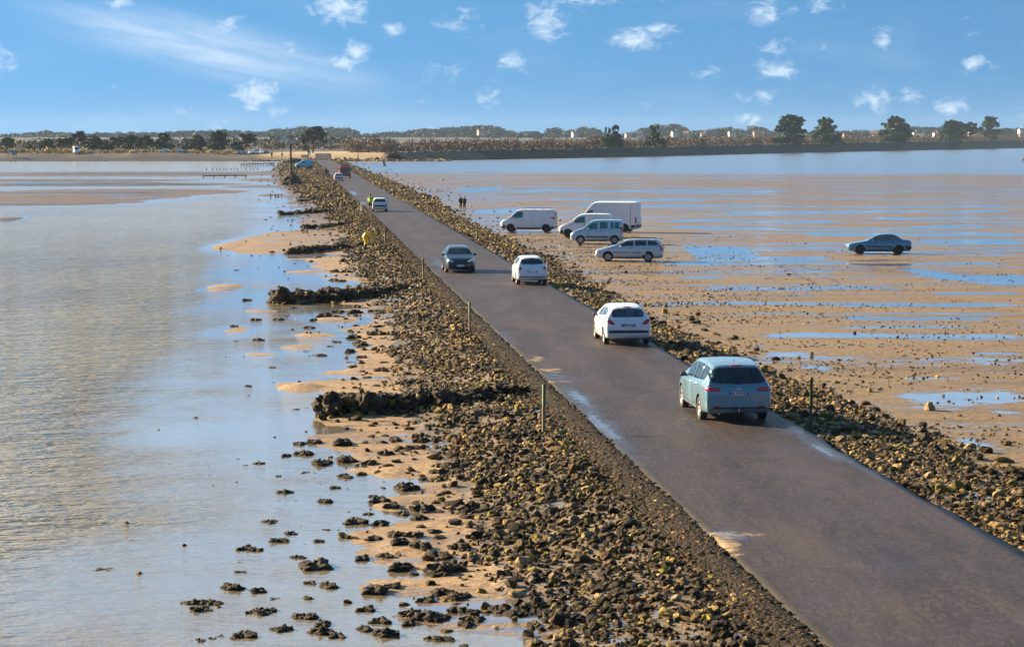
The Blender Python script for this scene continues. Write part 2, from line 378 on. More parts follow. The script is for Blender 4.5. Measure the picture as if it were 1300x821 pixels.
Fr = np.stack([ir[:-1, :-1], ir[:-1, 1:], ir[1:, 1:], ir[1:, :-1]], -1).reshape(-1, 4)
wr = np.zeros_like(Yr)
for (x, y, su, sy, a) in [(762,540,.35,5,.8),(735,505,.3,3,.8),(790,580,.3,3,.5),(560,335,.5,9,.5),(1010,545,.3,1.2,.6),(1045,570,.18,2.0,.9),(928,679,.45,.8,.7),(535,258,.5,12,.5),(458,258,.7,9,.7),(448,245,.6,14,.8),(1080,585,.12,3,.5),(700,478,.6,1.2,.55),(640,430,.4,3,.4)]:
    c = P(x, y); cu_ = c.x-XL(c.y)
    wr = np.maximum(wr, a*np.exp(-((Ur-cu_)/su)**2-((Yr-c.y)/sy)**2))
lane = np.exp(-((Ur-1.75)/.38)**2)+np.exp(-((Ur-3.65)/.38)**2)
sd = np.zeros_like(Yr)
for (x, y, su, sy, a) in [(700,470,.6,1.2,.72),(680,455,.4,1.8,.7),(712,485,.9,.4,.7),(915,690,.5,1.5,.75),(930,678,.9,.5,.8),(600,375,.5,6,.35)]:
    c = P(x, y); cu_ = c.x-XL(c.y)
    sd = np.maximum(sd, a*np.exp(-((Ur-cu_)/su)**2-((Yr-c.y)/sy)**2))
sd = np.where(sd < .04, -.5, sd)
m, nt, b = new_mat('wet_asphalt'); k = N(nt)
aw = k.n('ShaderNodeAttribute', attribute_name='wet').outputs['Fac']; asd = k.n('ShaderNodeAttribute', attribute_name='sand').outputs['Fac']
n1 = k.noise(k.pos((0.7, 0.10, 1), RANG-math.pi/2), 1.0, 5, 0.6); n2 = k.noise(k.pos(), 2.2, 8, 0.75, .5); n3 = k.noise(k.pos((1, .45, 1)), 11.0, 5, 0.85); n4 = k.noise(k.pos(), 0.35, 4, 0.6)
c = k.mix(k.ss(n1, 0.35, 0.65), (0.022, 0.016, 0.015, 1), (0.050, 0.035, 0.031, 1))
c = k.mix(k.math('MULTIPLY', k.ss(n3, 0.46, 0.60), 0.65), c, (0.105, 0.080, 0.062, 1))
n5 = k.noise(k.pos((1.0, 0.12, 1), RANG-math.pi/2), 5.0, 6, 0.75)
c = k.mix(k.math('MULTIPLY', k.ss(n5, 0.5, 0.62), 0.45), c, (0.022, 0.016, 0.014, 1))
c = k.mix(k.math('MULTIPLY', k.ss(n4, 0.4, 0.65), 0.4), c, (0.05, 0.036, 0.042, 1))
sm = k.ss(k.math('ADD', asd, k.math('MULTIPLY', k.math('SUBTRACT', n2, 0.5), 1.8)), 0.45, 0.70)
ln = k.n('ShaderNodeAttribute', attribute_name='lane').outputs['Fac']
c = k.mix(k.math('MULTIPLY', ln, k.ss(n1, 0.3, 0.7, 0.1, 0.5)), c, (0.085, 0.060, 0.050, 1))
n6 = k.noise(k.pos((1, .35, 1)), 0.9, 7, 0.7, 1.0)
c = k.mix(k.math('MULTIPLY', k.ss(n6, 0.50, 0.62), 0.35), c, (0.020, 0.014, 0.013, 1)); c = k.mix(k.math('MULTIPLY', k.ss(n6, 0.40, 0.32), 0.35), c, (0.12, 0.088, 0.065, 1))
eg = k.n('ShaderNodeAttribute', attribute_name='edge').outputs['Fac']
c = k.mix(k.ss(k.math('ADD', eg, k.math('MULTIPLY', k.math('SUBTRACT', n2, 0.5), 1.2)), 0.45, 0.75), c, (0.030, 0.021, 0.011, 1))
c = k.mix(sm, c, (0.27, 0.19, 0.10, 1))
wm = k.ss(k.math('ADD', aw, k.math('MULTIPLY', k.math('SUBTRACT', n2, 0.5), 1.8)), 0.52, 0.66)
dm = k.ss(k.math('ADD', aw, k.math('MULTIPLY', k.math('SUBTRACT', n4, 0.5), 1.0)), 0.0, 0.45)
c = k.mix(k.math('MULTIPLY', wm, 0.6), c, (0.05, 0.04, 0.04, 1))
k.l(c, b.inputs['Base Color'])
rg = k.math('SUBTRACT', 0.58, k.math('ADD', k.math('MULTIPLY', dm, 0.22), k.math('MULTIPLY', wm, 0.26)))
k.l(rg, b.inputs['Roughness']); b.inputs['Specular IOR Level'].default_value = 0.22
k.l(k.bump(k.math('ADD', n3, k.math('MULTIPLY', n2, 0.7)), k.math('SUBTRACT', 0.75, k.math('MULTIPLY', wm, 0.7)), 0.02), b.inputs['Normal'])
road = link(bpy.data.objects.new('causeway_road', mesh_np('causeway_road', np.stack([XL(Yr)+Ur, Yr, Zr], -1).reshape(-1, 3), Fr, [m], True, {'wet': ('FLOAT', wr), 'sand': ('FLOAT', sd), 'lane': ('FLOAT', lane), 'edge': ('FLOAT', np.maximum(np.exp(-(Ur/0.30)**2), .85*np.exp(-((Ur-RW)/0.22)**2)))})))
tag(road, kind='structure')
# cobbled weedy shoulder on the left edge
ry2 = np.concatenate([np.arange(10, 120, 0.12), np.arange(120, 760, 1.0)])
us = np.linspace(-0.82, -0.02, 16)
Ys = np.repeat(ry2[:, None], len(us), 1); Us = np.repeat(us[None, :], len(ry2), 0)
Us = Us*(1-0.55*sst(Ys, 110, 240)); qe = us[None, :]*0+np.clip((us[None, :]+0.25)/0.23, 0, 1); Us = Us+qe*(0.10+fbm(Ys*0.9, Ys*0, 4, 8)*0.45+fbm(Ys*4, Ys*0, 2, 18)*0.12); Zs = 0.015-0.05*qe**3-0.16*sst(-Us, 0.2, 1.0)+0.05*fbm(Ys*3, Us*4, 3, 2)+0.03*np.sin(np.clip(-Us, 0, 1.2)*2.6)
is_ = np.arange(Ys.size).reshape(Ys.shape)
Fs = np.stack([is_[:-1, :-1], is_[:-1, 1:], is_[1:, 1:], is_[1:, :-1]], -1).reshape(-1, 4)
m, nt, b = new_mat('cobbled_shoulder'); k = N(nt)
vo = k.n('ShaderNodeTexVoronoi'); k.l(k.pos(), vo.inputs['Vector']); vo.inputs['Scale'].default_value = 7.5
vo2 = k.n('ShaderNodeTexVoronoi', feature='DISTANCE_TO_EDGE'); k.l(k.pos(), vo2.inputs['Vector']); vo2.inputs['Scale'].default_value = 7.5
nn = k.noise(k.pos(), 1.2, 5, 0.65); sp_ = k.n('ShaderNodeSeparateColor'); k.l(vo.outputs['Color'], sp_.inputs[0])
c = k.mix(sp_.outputs[0], (0.014, 0.009, 0.005, 1), (0.065, 0.042, 0.018, 1))
c = k.mix(k.ss(nn, 0.40, 0.62), c, (0.035, 0.022, 0.012, 1))
c = k.mix(k.ss(vo2.outputs['Distance'], 0.08, 0.0), c, (0.02, 0.015, 0.01, 1))
k.l(c, b.inputs['Base Color']); b.inputs['Roughness'].default_value = 0.8; b.inputs['Specular IOR Level'].default_value = 0.15
k.l(k.bump(k.math('ADD', k.ss(vo2.outputs['Distance'], 0.0, 0.25), k.math('MULTIPLY', k.noise(k.pos(), 14, 5, .7), 0.8)), 0.9, 0.05), b.inputs['Normal'])
sh = link(bpy.data.objects.new('cobbled_shoulder', mesh_np('cobbled_shoulder', np.stack([XL(Ys)+Us, Ys, Zs], -1).reshape(-1, 3), Fs, [m], True)))
tag(sh, kind='structure')
# ------------------------------------------------------------------ stones
def ico(sub):
    bm = bmesh.new(); bmesh.ops.create_icosphere(bm, subdivisions=sub, radius=1.0)
    v = np.array([x.co[:] for x in bm.verts]); f = np.array([[q.index for q in p.verts] for p in bm.faces]); bm.free(); return v, f
def rockshape(sub, seed, ang=0.35, flat=0.7, rough=0.12):
    v, f = ico(sub); r = np.random.default_rng(seed); v = v.copy()
    for _ in range(12):      # chop with random planes for an angular, broken look
        d = r.normal(size=3); d /= np.linalg.norm(d); h = r.uniform(0.42, 0.85)
        s = v @ d; m_ = s > h; v[m_] -= np.outer((s[m_]-h), d)
    v += r.normal(size=v.shape)*rough*0.35
    v *= np.array([r.uniform(.8, 1.25), r.uniform(.7, 1.1), flat*r.uniform(.7, 1.1)])
    return v, f
PAL = np.array([[0.040,0.026,0.010],[0.022,0.014,0.007],[0.075,0.050,0.018],[0.17,0.12,0.042],[0.29,0.20,0.08],[0.42,0.31,0.16],[0.22,0.18,0.025],[0.14,0.075,0.03],[0.22,0.18,0.12],[0.45,0.35,0.07]])
def stone_mat(name, use_attr):
    m, nt, b = new_mat(name); k = N(nt)
    if use_attr: base = k.n('ShaderNodeAttribute', attribute_name='col').outputs['Color']
    else:
        oi = k.n('ShaderNodeObjectInfo').outputs['Random']; cr = k.n('ShaderNodeValToRGB'); k.l(oi, cr.inputs[0])
        cr.color_ramp.interpolation = 'CONSTANT'
        e = cr.color_ramp.elements
        seq = [1, 0, 2, 3, 4, 8, 5, 7, 6, 0, 2]
        e[0].position = 0; e[0].color = c4(PAL[seq[0]]); e[1].position = 0.95; e[1].color = c4(PAL[seq[-1]])
        for i, q in enumerate(seq[1:-1]): el = e.new((i+1)/len(seq)); el.color = c4(PAL[q])
        base = cr.outputs[0]
    tc = k.pos(); n = k.noise(tc, 5, 6, 0.7); n_ = k.noise(tc, 22, 5, 0.7)
    c = k.mix(k.ss(n, 0.35, 0.65), k.mix(1.0, base, (0.5, 0.45, 0.4, 1), 'MULTIPLY'), k.mix(1.0, base, (1.35, 1.3, 1.2, 1), 'MULTIPLY'))
    c = k.mix(k.math('MULTIPLY', k.ss(n_, 0.46, 0.62), 0.7), c, (0.030, 0.021, 0.009, 1))
    k.l(c, b.inputs['Base Color']); b.inputs['Roughness'].default_value = 0.7; b.inputs['Specular IOR Level'].default_value = 0.18
    k.l(k.bump(k.math('ADD', n, n_), 0.8, 0.06), b.inputs['Normal'])
    return m
M_STONE = stone_mat('rubble_stone', True); M_ROCK = stone_mat('loose_rock', False)
def scatter(name, X, Y, S, sub, seeds, pal_p, zoff=0.25, colmul=1.0, flat=0.7, Zc=None):
    protos = [rockshape(sub, s, flat=flat) for s in seeds]
    n = len(X); Z = height(X, Y) if Zc is None else Zc; VV = []; FF = []; CC = []; off = 0
    which = rng.integers(0, len(protos), n)
    for pi, (v, f) in enumerate(protos):
        q = np.where(which == pi)[0]; kq = len(q)
        if not kq: continue
        a = rng.uniform(0, 2*math.pi, kq); t = rng.normal(0, 0.35, kq); t2 = rng.normal(0, 0.35, kq)
        ca, sa = np.cos(a), np.sin(a); x = v[None, :, 0]; y = v[None, :, 1]; z = v[None, :, 2]
        z1 = z*np.cos(t)[:, None]+y*np.sin(t)[:, None]; y1 = y*np.cos(t)[:, None]-z*np.sin(t)[:, None]
        z2 = z1*np.cos(t2)[:, None]+x*np.sin(t2)[:, None]; x1 = x*np.cos(t2)[:, None]-z1*np.sin(t2)[:, None]
        xx = x1*ca[:, None]-y1*sa[:, None]; yy = x1*sa[:, None]+y1*ca[:, None]
        s = S[q][:, None]
        W = np.stack([X[q][:, None]+xx*s, Y[q][:, None]+yy*s, Z[q][:, None]+z2*s+zoff*s], -1).reshape(-1, 3)
        VV.append(W); nv = len(v)
        FF.append((f[None]+(off+np.arange(kq)*nv)[:, None, None]).reshape(-1, 3)); off += kq*nv
        ci = rng.choice(len(PAL), kq, p=pal_p); c = PAL[ci]*rng.uniform(0.75, 1.3, (kq, 1))*colmul
        pt = np.clip(fbm(X[q]/1.3, Y[q]/2.0, 4, 91)*3.2+0.5, 0, 1)[:, None]; c = c*(0.60+0.95*pt)
        CC.append(np.repeat(np.concatenate([c, np.ones((kq, 1))], 1), nv, 0))
    me = mesh_np(name, np.concatenate(VV), np.concatenate(FF), [M_STONE], False, {'col': ('FLOAT_COLOR', np.concatenate(CC))})
    return link(bpy.data.objects.new(name, me))
P_L = np.array([.24,.20,.16,.13,.09,.04,.05,.04,.03,.02]); P_L /= P_L.sum()
P_R = np.array([.10,.08,.14,.20,.17,.08,.04,.06,.10,.03]); P_R /= P_R.sum()
def bankpts(side, y0, y1, dens, tail=1.0):
    area = (y1-y0)*16; n = int(area*dens)
    Y = rng.uniform(y0, y1, n); bw = bl(Y) if side < 0 else br(Y)
    t = rng.uniform(0, 1, n)*16
    keepp = np.clip((1.12*bw-t)/(0.30*bw)+fbm(Y/2.2, t/2.2, 3, 31)*2.2, 0, 1)
    spill = 0.05*np.exp(-np.clip(t-bw, 0, 50)/3.0)*tail*(0.4+2.5*np.clip(fbm(Y/3, t/2, 3, 55), 0, 1))
    keep = rng.uniform(0, 1, n) < np.maximum(keepp*(t < bw*1.5), spill)
    Y = Y[keep]; t = t[keep]
    u = (-0.50+fbm(Y/1.5, Y*0, 3, 66)*0.8+0.25*sst(Y, 110, 240)-t) if side < 0 else (RW-0.02+fbm(Y/1.2, Y*0, 3, 67)*0.5+t)
    return XL(Y)+u, Y
for side, nm, pp in ((-1, 'left', P_L), (1, 'right', P_R)):
    sets = []
    for (y0, y1, dens, s0, s1, sub) in [(28, 62, 62, .045, .155, 2), (62, 100, 40, .06, .17, 1), (100, 150, 22, .08, .20, 1), (150, 260, 11, .12, .27, 1), (260, 500, 4.2, .18, .42, 1), (500, 770, 1.6, .28, .6, 1)]:
        X, Y = bankpts(side, y0, y1, dens)
        s = s0*.75+(s1*1.25-s0*.75)*rng.beta(0.8, 3.6, len(X))
        sets.append(scatter('tmp', X, Y, s, sub, range(40+side*10, 47+side*10) if sub == 2 else range(60, 66), pp))
    if side < 0:      # small weedy stones bedded in the shoulder of the road
        n = 21000; Y = 30+230*rng.uniform(0, 1, n)**1.7; us_ = -rng.beta(1.3, 1.0, n)*0.95*(1-0.5*sst(Y, 110, 240)); sets.append(scatter('tmp', XL(Y)+us_, Y, rng.uniform(.035, .10, n)*(1+.5*sst(Y, 80, 200)), 1, range(80, 85), np.array([.34,.30,.16,.1,.05,.01,.01,.03,0,0]), .25, Zc=-0.03-0.13*sst(-us_, .3, 1.0)))
        q = 420; Y = 32+75*rng.uniform(0, 1, q)**1.2; t = rng.uniform(0.3, 5.2, q); sets.append(scatter('tmp', XL(Y)-1-t, Y, rng.uniform(.08, .22, q), 2, range(90, 95), np.array([.4,.2,.3,.05,0,0,0,.05,0,0]), .02, flat=.4))
    if side > 0:
        q = 160; Y = 36+75*rng.uniform(0, 1, q)**1.2; t = rng.uniform(0.3, 4.2, q); sets.append(scatter('tmp', XL(Y)+RW+.2+t, Y, rng.uniform(.12, .30, q), 2, range(90, 95), np.array([.3,.2,.2,.1,.1,0,0,.1,0,0]), .02, flat=.5))
    # weld the sets into one stuff object
    VV = []; FF = []; CC = []; off = 0
    for o in sets:
        me = o.data; n = len(me.vertices); a = np.empty(n*3, np.float32); me.vertices.foreach_get('co', a); VV.append(a.reshape(-1, 3))
        l = np.empty(len(me.loops), np.int32); me.loops.foreach_get('vertex_index', l); FF.append(l.reshape(-1, 3)+off); off += n
        c = np.empty(n*4, np.float32); me.attributes['col'].data.foreach_get('color', c); CC.append(c.reshape(-1, 4))
        bpy.data.objects.remove(o); bpy.data.meshes.remove(me)
    me = mesh_np('stone_rubble', np.concatenate(VV), np.concatenate(FF), [M_STONE], False, {'col': ('FLOAT_COLOR', np.concatenate(CC))})
    o = link(bpy.data.objects.new('stone_rubble', me))
    tag(o, 'bank of dark weedy rubble stones sloping to the lagoon on the left of the road' if side < 0 else 'bank of brown rubble stones between the road and the sand flats on the right', 'rubble', None, 'stuff')
# pebbles over the flats beside the right bank
n = 9000; Y = rng.uniform(45, 190, n)**1.0; t = rng.exponential(9, n); X = XL(Y)+RW+br(Y)*0.8+t
kk = fbm(X/6, Y/3, 3, 77) > 0.0; X, Y = X[kk], Y[kk]
o = scatter('pebbles', X, Y, rng.uniform(.03, .09, len(X)), 1, range(5), P_R, 0.2); tag(o, 'small pebbles and shells scattered over the wet sand flats', 'pebbles', None, 'stuff')
# individual big rocks, nearest first
protos = []
for s in range(10):
    v, f = rockshape(2, 300+s, flat=0.72); protos.append(mesh_np('rock', v*0.5, f, [M_ROCK], False))
def put_rock(me, x, y, s, label, group, cat='rock', name='rock', sink=0.12, z=None):
    o = link(bpy.data.objects.new(name, me)); o.scale = (s*rng.uniform(.85, 1.2), s*rng.uniform(.85, 1.2), s*rng.uniform(.8, 1.1))
    o.rotation_euler = (rng.normal(0, .25), rng.normal(0, .25), rng.uniform(0, 6.28))
    o.location = (x, y, (hz(x, y) if z is None else z)+s*sink)
    return tag(o, label, cat, group)
def xr(Y, side):
    bw = float(bl(Y) if side < 0 else br(Y)); t = rng.uniform(0, bw*1.05)
    return float(XL(Y))+((-1.1-t) if side < 0 else (RW+0.25+t))
for i in range(150):
    Y = 36+36*rng.uniform()**0.9; x = xr(Y, -1)
    put_rock(protos[i % 10], x, Y, rng.uniform(.18, .42), 'angular stone among the weedy rubble on the left of the road', 'larger stones in the left rubble bank')
for i in range(120):
    Y = 38+50*rng.uniform()**0.9; x = xr(Y, 1)
    put_rock(protos[i % 10], x, Y, rng.uniform(.24, .55), 'angular brown stone in the rubble beside the right edge of the road', 'larger stones in the right rubble bank')
for (x, y, w, h, lb) in [(1050,452,26,14,'')]: pass
for (x, y, w, lb) in [(820,473,9,'dark round stone on the sand just beyond the white hatchback'),]: pass
big = [(883,448,20,'reddish block at the sand edge of the rubble behind the green car'),(1180,520,22,'large squarish stone standing at the foot of the right bank'),(577,428,14,'pale rounded stone in the left rubble, above the dark groyne'),
       (886,401,13,'dark stone standing alone on the sand beside a puddle'),(843,397,12,'dark block on top of the rubble beside the white hatchback'),(1105,497,14,'yellowish stone on the sand beyond the roadside post')]
for i, (x, y, w, lb) in enumerate(big):
    c = P(x, y, WZ+.1); put_rock(protos[i], c.x, c.y, w/pxm(y)*1.05, lb, None, sink=0.2)
# ------------------------------------------------------------------ groynes of boulders
m, nt, b = new_mat('weedy_boulder'); k = N(nt)
n = k.noise(k.pos((1,1,.5)), 3, 7, 0.75); n_ = k.noise(k.pos((1,1,.35)), 14, 5, 0.7)
c = k.mix(k.ss(n, 0.38, 0.68), (0.028, 0.02, 0.013, 1), (0.13, 0.095, 0.05, 1)); c = k.mix(k.math('MULTIPLY', k.ss(n_, .5, .7), .6), c, (0.035, .025, .015, 1))
k.l(c, b.inputs['Base Color']); b.inputs['Roughness'].default_value = 0.7; b.inputs['Specular IOR Level'].default_value = 0.2
k.l(k.bump(k.math('ADD', n, n_), 1.0, 0.12), b.inputs['Normal']); M_BOULDER = m
bould = []
for s in range(7):
    v, f = ico(4); r = np.random.default_rng(900+s)
    for _ in range(7):
        d = r.normal(size=3); d /= np.linalg.norm(d); h = r.uniform(0.6, 0.9); q = v @ d; mm = q > h; v[mm] -= np.outer((q[mm]-h)*.8, d)
    off = np.array([mn.fractal(Vector(p)*2.2+Vector((s*7, 0, 0)), 0.7, 2.1, 6)*0.34 for p in v]); v = v*(1+off[:, None])+r.normal(size=v.shape)*0.008
    bould.append(mesh_np('boulder', v*0.5, f, [M_BOULDER], False))
GR = [([(418,528),(440,527),(463,526),(487,525),(512,524),(537,522),(562,521),(586,520),(610,518),(634,516),(656,514)],[32,38,36,36,32,30,28,26,24,22,18],'nearest rock groyne left of the road'),
      ([(362,385),(392,384),(418,383),(440,382),(458,380),(478,378),(497,376),(512,374)],[22,24,22,20,17,15,12,10],'second rock groyne, a row of dark boulders'),
      ([(372,322),(387,321),(402,319.5),(418,318),(430,317),(445,316.5),(458,316)],[9,10,10,10,12,9,8],'rock groyne beside the yellow clad person'),
      ([(387,291),(398,290.5),(409,290),(420,289),(432,288),(443,287)],[7,6.5,7,8,6,6],'short dark rock groyne behind the sand shoal'),
      ([(357,273),(367,272.5),(378,272),(389,271),(400,270.5),(411,269.5),(422,269)],[5,5,5.5,6,5,5,5],'low rock groyne beyond the sand shoal'),
      ([(380,257),(388,256.5),(396,256),(404,255),(412,254)],[5,5,5,5,5],'small rock groyne near the row of stakes')]
for line, hs, nm in GR:
    for j, ((x, y), h) in enumerate(zip(line, hs)):
        c = P(x, y, WZ); s = h/pxm(y); d_ = (P(line[min(j+1, len(line)-1)][0], y, WZ)-P(line[max(j-1, 0)][0], y, WZ)).x/(2 if 0 < j < len(line)-1 else 1)
        o = link(bpy.data.objects.new('boulder', bould[int(rng.integers(7))]))
        o.scale = (d_*rng.uniform(1.15, 1.7), max(s*1.5, d_*rng.uniform(.9, 1.3)), s*(1.3 if j in (0, 2) else rng.uniform(.6, 1.25))); o.rotation_euler = (rng.normal(0, .15), rng.normal(0, .2), rng.normal(0, .5))
        o.location = (c.x+rng.normal(0, .08)*d_, c.y+s*.4+rng.normal(0, .35)*s, max(WZ, hz(c.x, c.y)-.05)+s*.33)
        if j == 0: tag(o, 'boulder at the seaward tip of the '+nm, 'boulder', 'boulders of the '+nm)
        else: tag(o, 'weed covered boulder in the '+nm, 'boulder', 'boulders of the '+nm)
gx = []; gy = []; gs = []; gz = []
for line, hs, nm in GR:
    lx = [q[0] for q in line]; ly = [q[1] for q in line]
    for _ in range(420 if hs[0] > 15 else 110):
        px_ = rng.uniform(lx[0]-6*hs[0]/30, lx[-1]); c = P(px_, np.interp(px_, lx, ly), WZ); h = np.interp(px_, lx, hs)/pxm(np.interp(px_, lx, ly)); o_ = rng.normal(0, .75)
        gx.append(c.x+rng.normal(0, .05)); gy.append(c.y+h*.3+o_*h); gs.append(rng.uniform(.10, .30)*h); gz.append(max(WZ, hz(c.x, c.y+h*.3+o_*h))+max(0, 1-abs(o_)*1.1)*h*.55)
o = scatter('groyne_stones', np.array(gx), np.array(gy), np.array(gs), 2, range(95, 101), np.array([.35,.3,.15,.08,.04,.02,.02,.02,.02,0]), .2, Zc=np.array(gz)); tag(o, 'smaller weedy stones crumbled over the rock groynes', 'stones', None, 'stuff')
# rougher crumbled edges at groyne feet handled by rubble; seaweed clumps ------------------------------------
m, nt, b = new_mat('seaweed'); k = N(nt)
n = k.noise(k.pos((1,1,1)), 9, 6, 0.75)
oi = k.n('ShaderNodeObjectInfo').outputs['Random']
c = k.mix(k.ss(n, 0.4, 0.72), (0.022, 0.016, 0.009, 1), k.mix(oi, (0.09, 0.062, 0.028, 1), (0.14, 0.10, 0.05, 1)))
k.l(c, b.inputs['Base Color']); b.inputs['Roughness'].default_value = 0.6; b.inputs['Specular IOR Level'].default_value = 0.15
k.l(k.bump(n, 1.0, 0.06), b.inputs['Normal']); M_WEED = m
weeds = []
for s in range(8):
    v, f = ico(4); r = np.random.default_rng(500+s)
    off = np.array([mn.fractal(Vector((p[0]*2.6+s*5, p[1]*2.6, p[2]*2.6)), 0.9, 2.0, 6) for p in v])
    ang = np.arctan2(v[:, 1], v[:, 0]); v = v*(1+off[:, None]*0.34)*(1+0.22*np.sin(ang*r.integers(2, 5)+s))[:, None]+r.normal(size=v.shape)*0.022
    v *= np.array([0.5, 0.42, 0.22]); weeds.append(mesh_np('seaweed_clump', v, f, [M_WEED], False))
A1 = [(410,97,60),(483,90,75),(630,100,110),(900,82,75),(1030,88,70),(430,148,95),(340,157,60),(200,196,60),(130,205,40),(520,198,110),(650,185,105),(770,200,80),(850,155,80),(990,130,75),(435,243,45),(300,262,50),(640,265,85),(725,252,55),(583,322,60),(330,345,85),(540,393,75),(787,367,45),(825,397,95),(885,427,80),(760,457,60),(960,325,130),(940,457,80),(1040,437,120),(1015,483,75),(690,500,120),(820,510,90),(255,497,85),(545,537,50),(360,556,80),(650,580,50),(690,583,40),(790,590,80),(300,597,90),(905,585,100),(990,592,90),(925,625,100),(1100,560,65),(130,635,100),(185,643,75),(500,597,60),(730,690,85),(850,680,80),(400,680,70),(1030,640,100),(1120,690,130),(930,740,130),(490,730,190),(100,705,45),(100,755,65),(1150,755,180),(1230,640,110)]
A2 = [(300,170,50),(345,272,55),(465,272,60),(545,212,40),(235,305,40),(360,378,60),(245,380,30),(625,313,60),(705,257,80),(770,388,45),(735,410,35),(840,437,60),(685,457,50),(610,435,30),(435,520,40),(310,617,45),(560,738,35),(612,730,30),(895,400,80),(850,517,45),(1000,545,60),(900,470,50),(855,365,70),(985,355,80),(780,232,60),(860,235,70),(650,275,45),(875,203,40)]
A3 = [(270,805,70),(345,730,50),(440,530,35),(500,730,40),(575,665,30),(375,690,30),(25,745,40),(135,700,20),(60,765,35),(10,810,30),(500,560,30)]
W = [(280+x*.2462, 540+y*.2462, w*.2462, 0) for x, y, w in A1]+[(240+x*.2435, 340+y*.2435, w*.2435, 1) for x, y, w in A2]+[(x*.4872, 330+y*.4872, w*.4872, 2) for x, y, w in A3]
for i in range(46):
    y = rng.uniform(740, 815); W.append((rng.uniform(250, 640), y, rng.uniform(14, 34), 3))
for (x, y, w) in [(382,259,5),(360,262,4),(344,276,4),(372,279,4),(337,279,5),(290,325,4),(330,325,4),(300,343,6),(405,327,6),(436,327,9),(395,332,6),(425,345,10),(440,346,13),(425,356,12),(434,357,10),(352,264,3),(390,298,4),(428,300,6),(352,293,4),(345,321,8),(410,300,4),(436,333,12)]: W.append((x, y, w, 4))
for i, (x, y, w, g) in enumerate(W):
    c = P(x, y, WZ); s = w/pxm(y); o = link(bpy.data.objects.new('seaweed_clump', weeds[int(rng.integers(8))]))
    o.scale = (s*1.05, s*1.5 if g != 2 else s*1.1, min(s*1.25, 0.75) if g != 2 else s*0.35); o.rotation_euler = (0, 0, rng.normal(0, .35)+(math.pi if rng.uniform() < .5 else 0))
    o.location = (c.x, c.y, max(hz(c.x, c.y), WZ-0.04)-0.03*s if g != 2 else WZ-0.03)
    lb = ['dark seaweed covered clump on the sand or shallows in the left foreground','small dark seaweed clump in the bright shallows between the two near groynes','dark weed patch barely breaking the water at far left','dark seaweed covered clump at the bottom edge of the near sand','tiny dark weed clump near the sand shoals'][g]
    gp = ['seaweed clumps in the left foreground','seaweed clumps between the groynes','weed patches in open water','seaweed clumps along the bottom edge','weed clumps by the shoals'][g]
    tag(o, lb, 'seaweed', gp)
# ------------------------------------------------------------------ vehicles
def paint(name, col, grime=0.35, metal=0.25):
    return simple('paint_'+name, col, 0.28, metal, 0.7, 0.04, 2.0, 0, 0.5, grime)
M_GLASS = simple('dark_glass', (0.016, 0.024, 0.028), 0.04, 0, 0, 0.5, 4, 0, 0.7)
M_TEALGLASS = simple('teal_glass', (0.01, 0.13, 0.15), 0.05, 0, 0, 0.3, 2, 0, 0.7)
M_BLACK = simple('black_plastic', (0.022, 0.022, 0.024), 0.5, 0, 0, 0.2, 8)
M_DARK = simple('wheel_well', (0.008, 0.008, 0.008), 0.9)
M_TYRE = simple('tyre_rubber', (0.025, 0.023, 0.022), 0.8, 0, 0, 0.3, 6)
M_RIM = simple('wheel_alloy', (0.46, 0.43, 0.40), 0.35, 0.5, 0, 0.15, 8)
M_STEEL = simple('dark_wheel', (0.035, 0.034, 0.034), 0.5, 0.2, 0, 0.15, 8)
M_CHROME = simple('chrome', (0.6, 0.6, 0.62), 0.15, 1.0)
M_RED = simple('red_lens', (0.50, 0.012, 0.02), 0.15, 0, 0.6, 0.1, 6)
M_PALE = simple('clear_lens', (0.62, 0.64, 0.66), 0.12, 0.2, 0.6, 0.15, 12)
M_PLATE = simple('plate_white', (0.62, 0.64, 0.66), 0.4)
M_INK = simple('plate_ink', (0.02, 0.02, 0.03), 0.6)
M_BLUEB = simple('plate_blue', (0.02, 0.07, 0.30), 0.4)
def pch(xs, ys, t):
    return np.interp(t, xs, ys)
def smooth_interp(xs, ys, t):      # monotone cubic (Fritsch-Carlson)
    xs = np.array(xs, float); ys = np.array(ys, float); h = np.diff(xs); d = np.diff(ys)/h
    m = np.zeros_like(ys); m[1:-1] = np.where(d[:-1]*d[1:] > 0, 2*d[:-1]*d[1:]/np.where(d[:-1]+d[1:] == 0, 1, d[:-1]+d[1:]), 0); m[0] = d[0]; m[-1] = d[-1]
    i = np.clip(np.searchsorted(xs, t)-1, 0, len(xs)-2); u = (t-xs[i])/h[i]
    return ys[i]*(1+2*u)*(1-u)**2+h[i]*m[i]*u*(1-u)**2+ys[i+1]*u*u*(3-2*u)+h[i]*m[i+1]*u*u*(u-1)
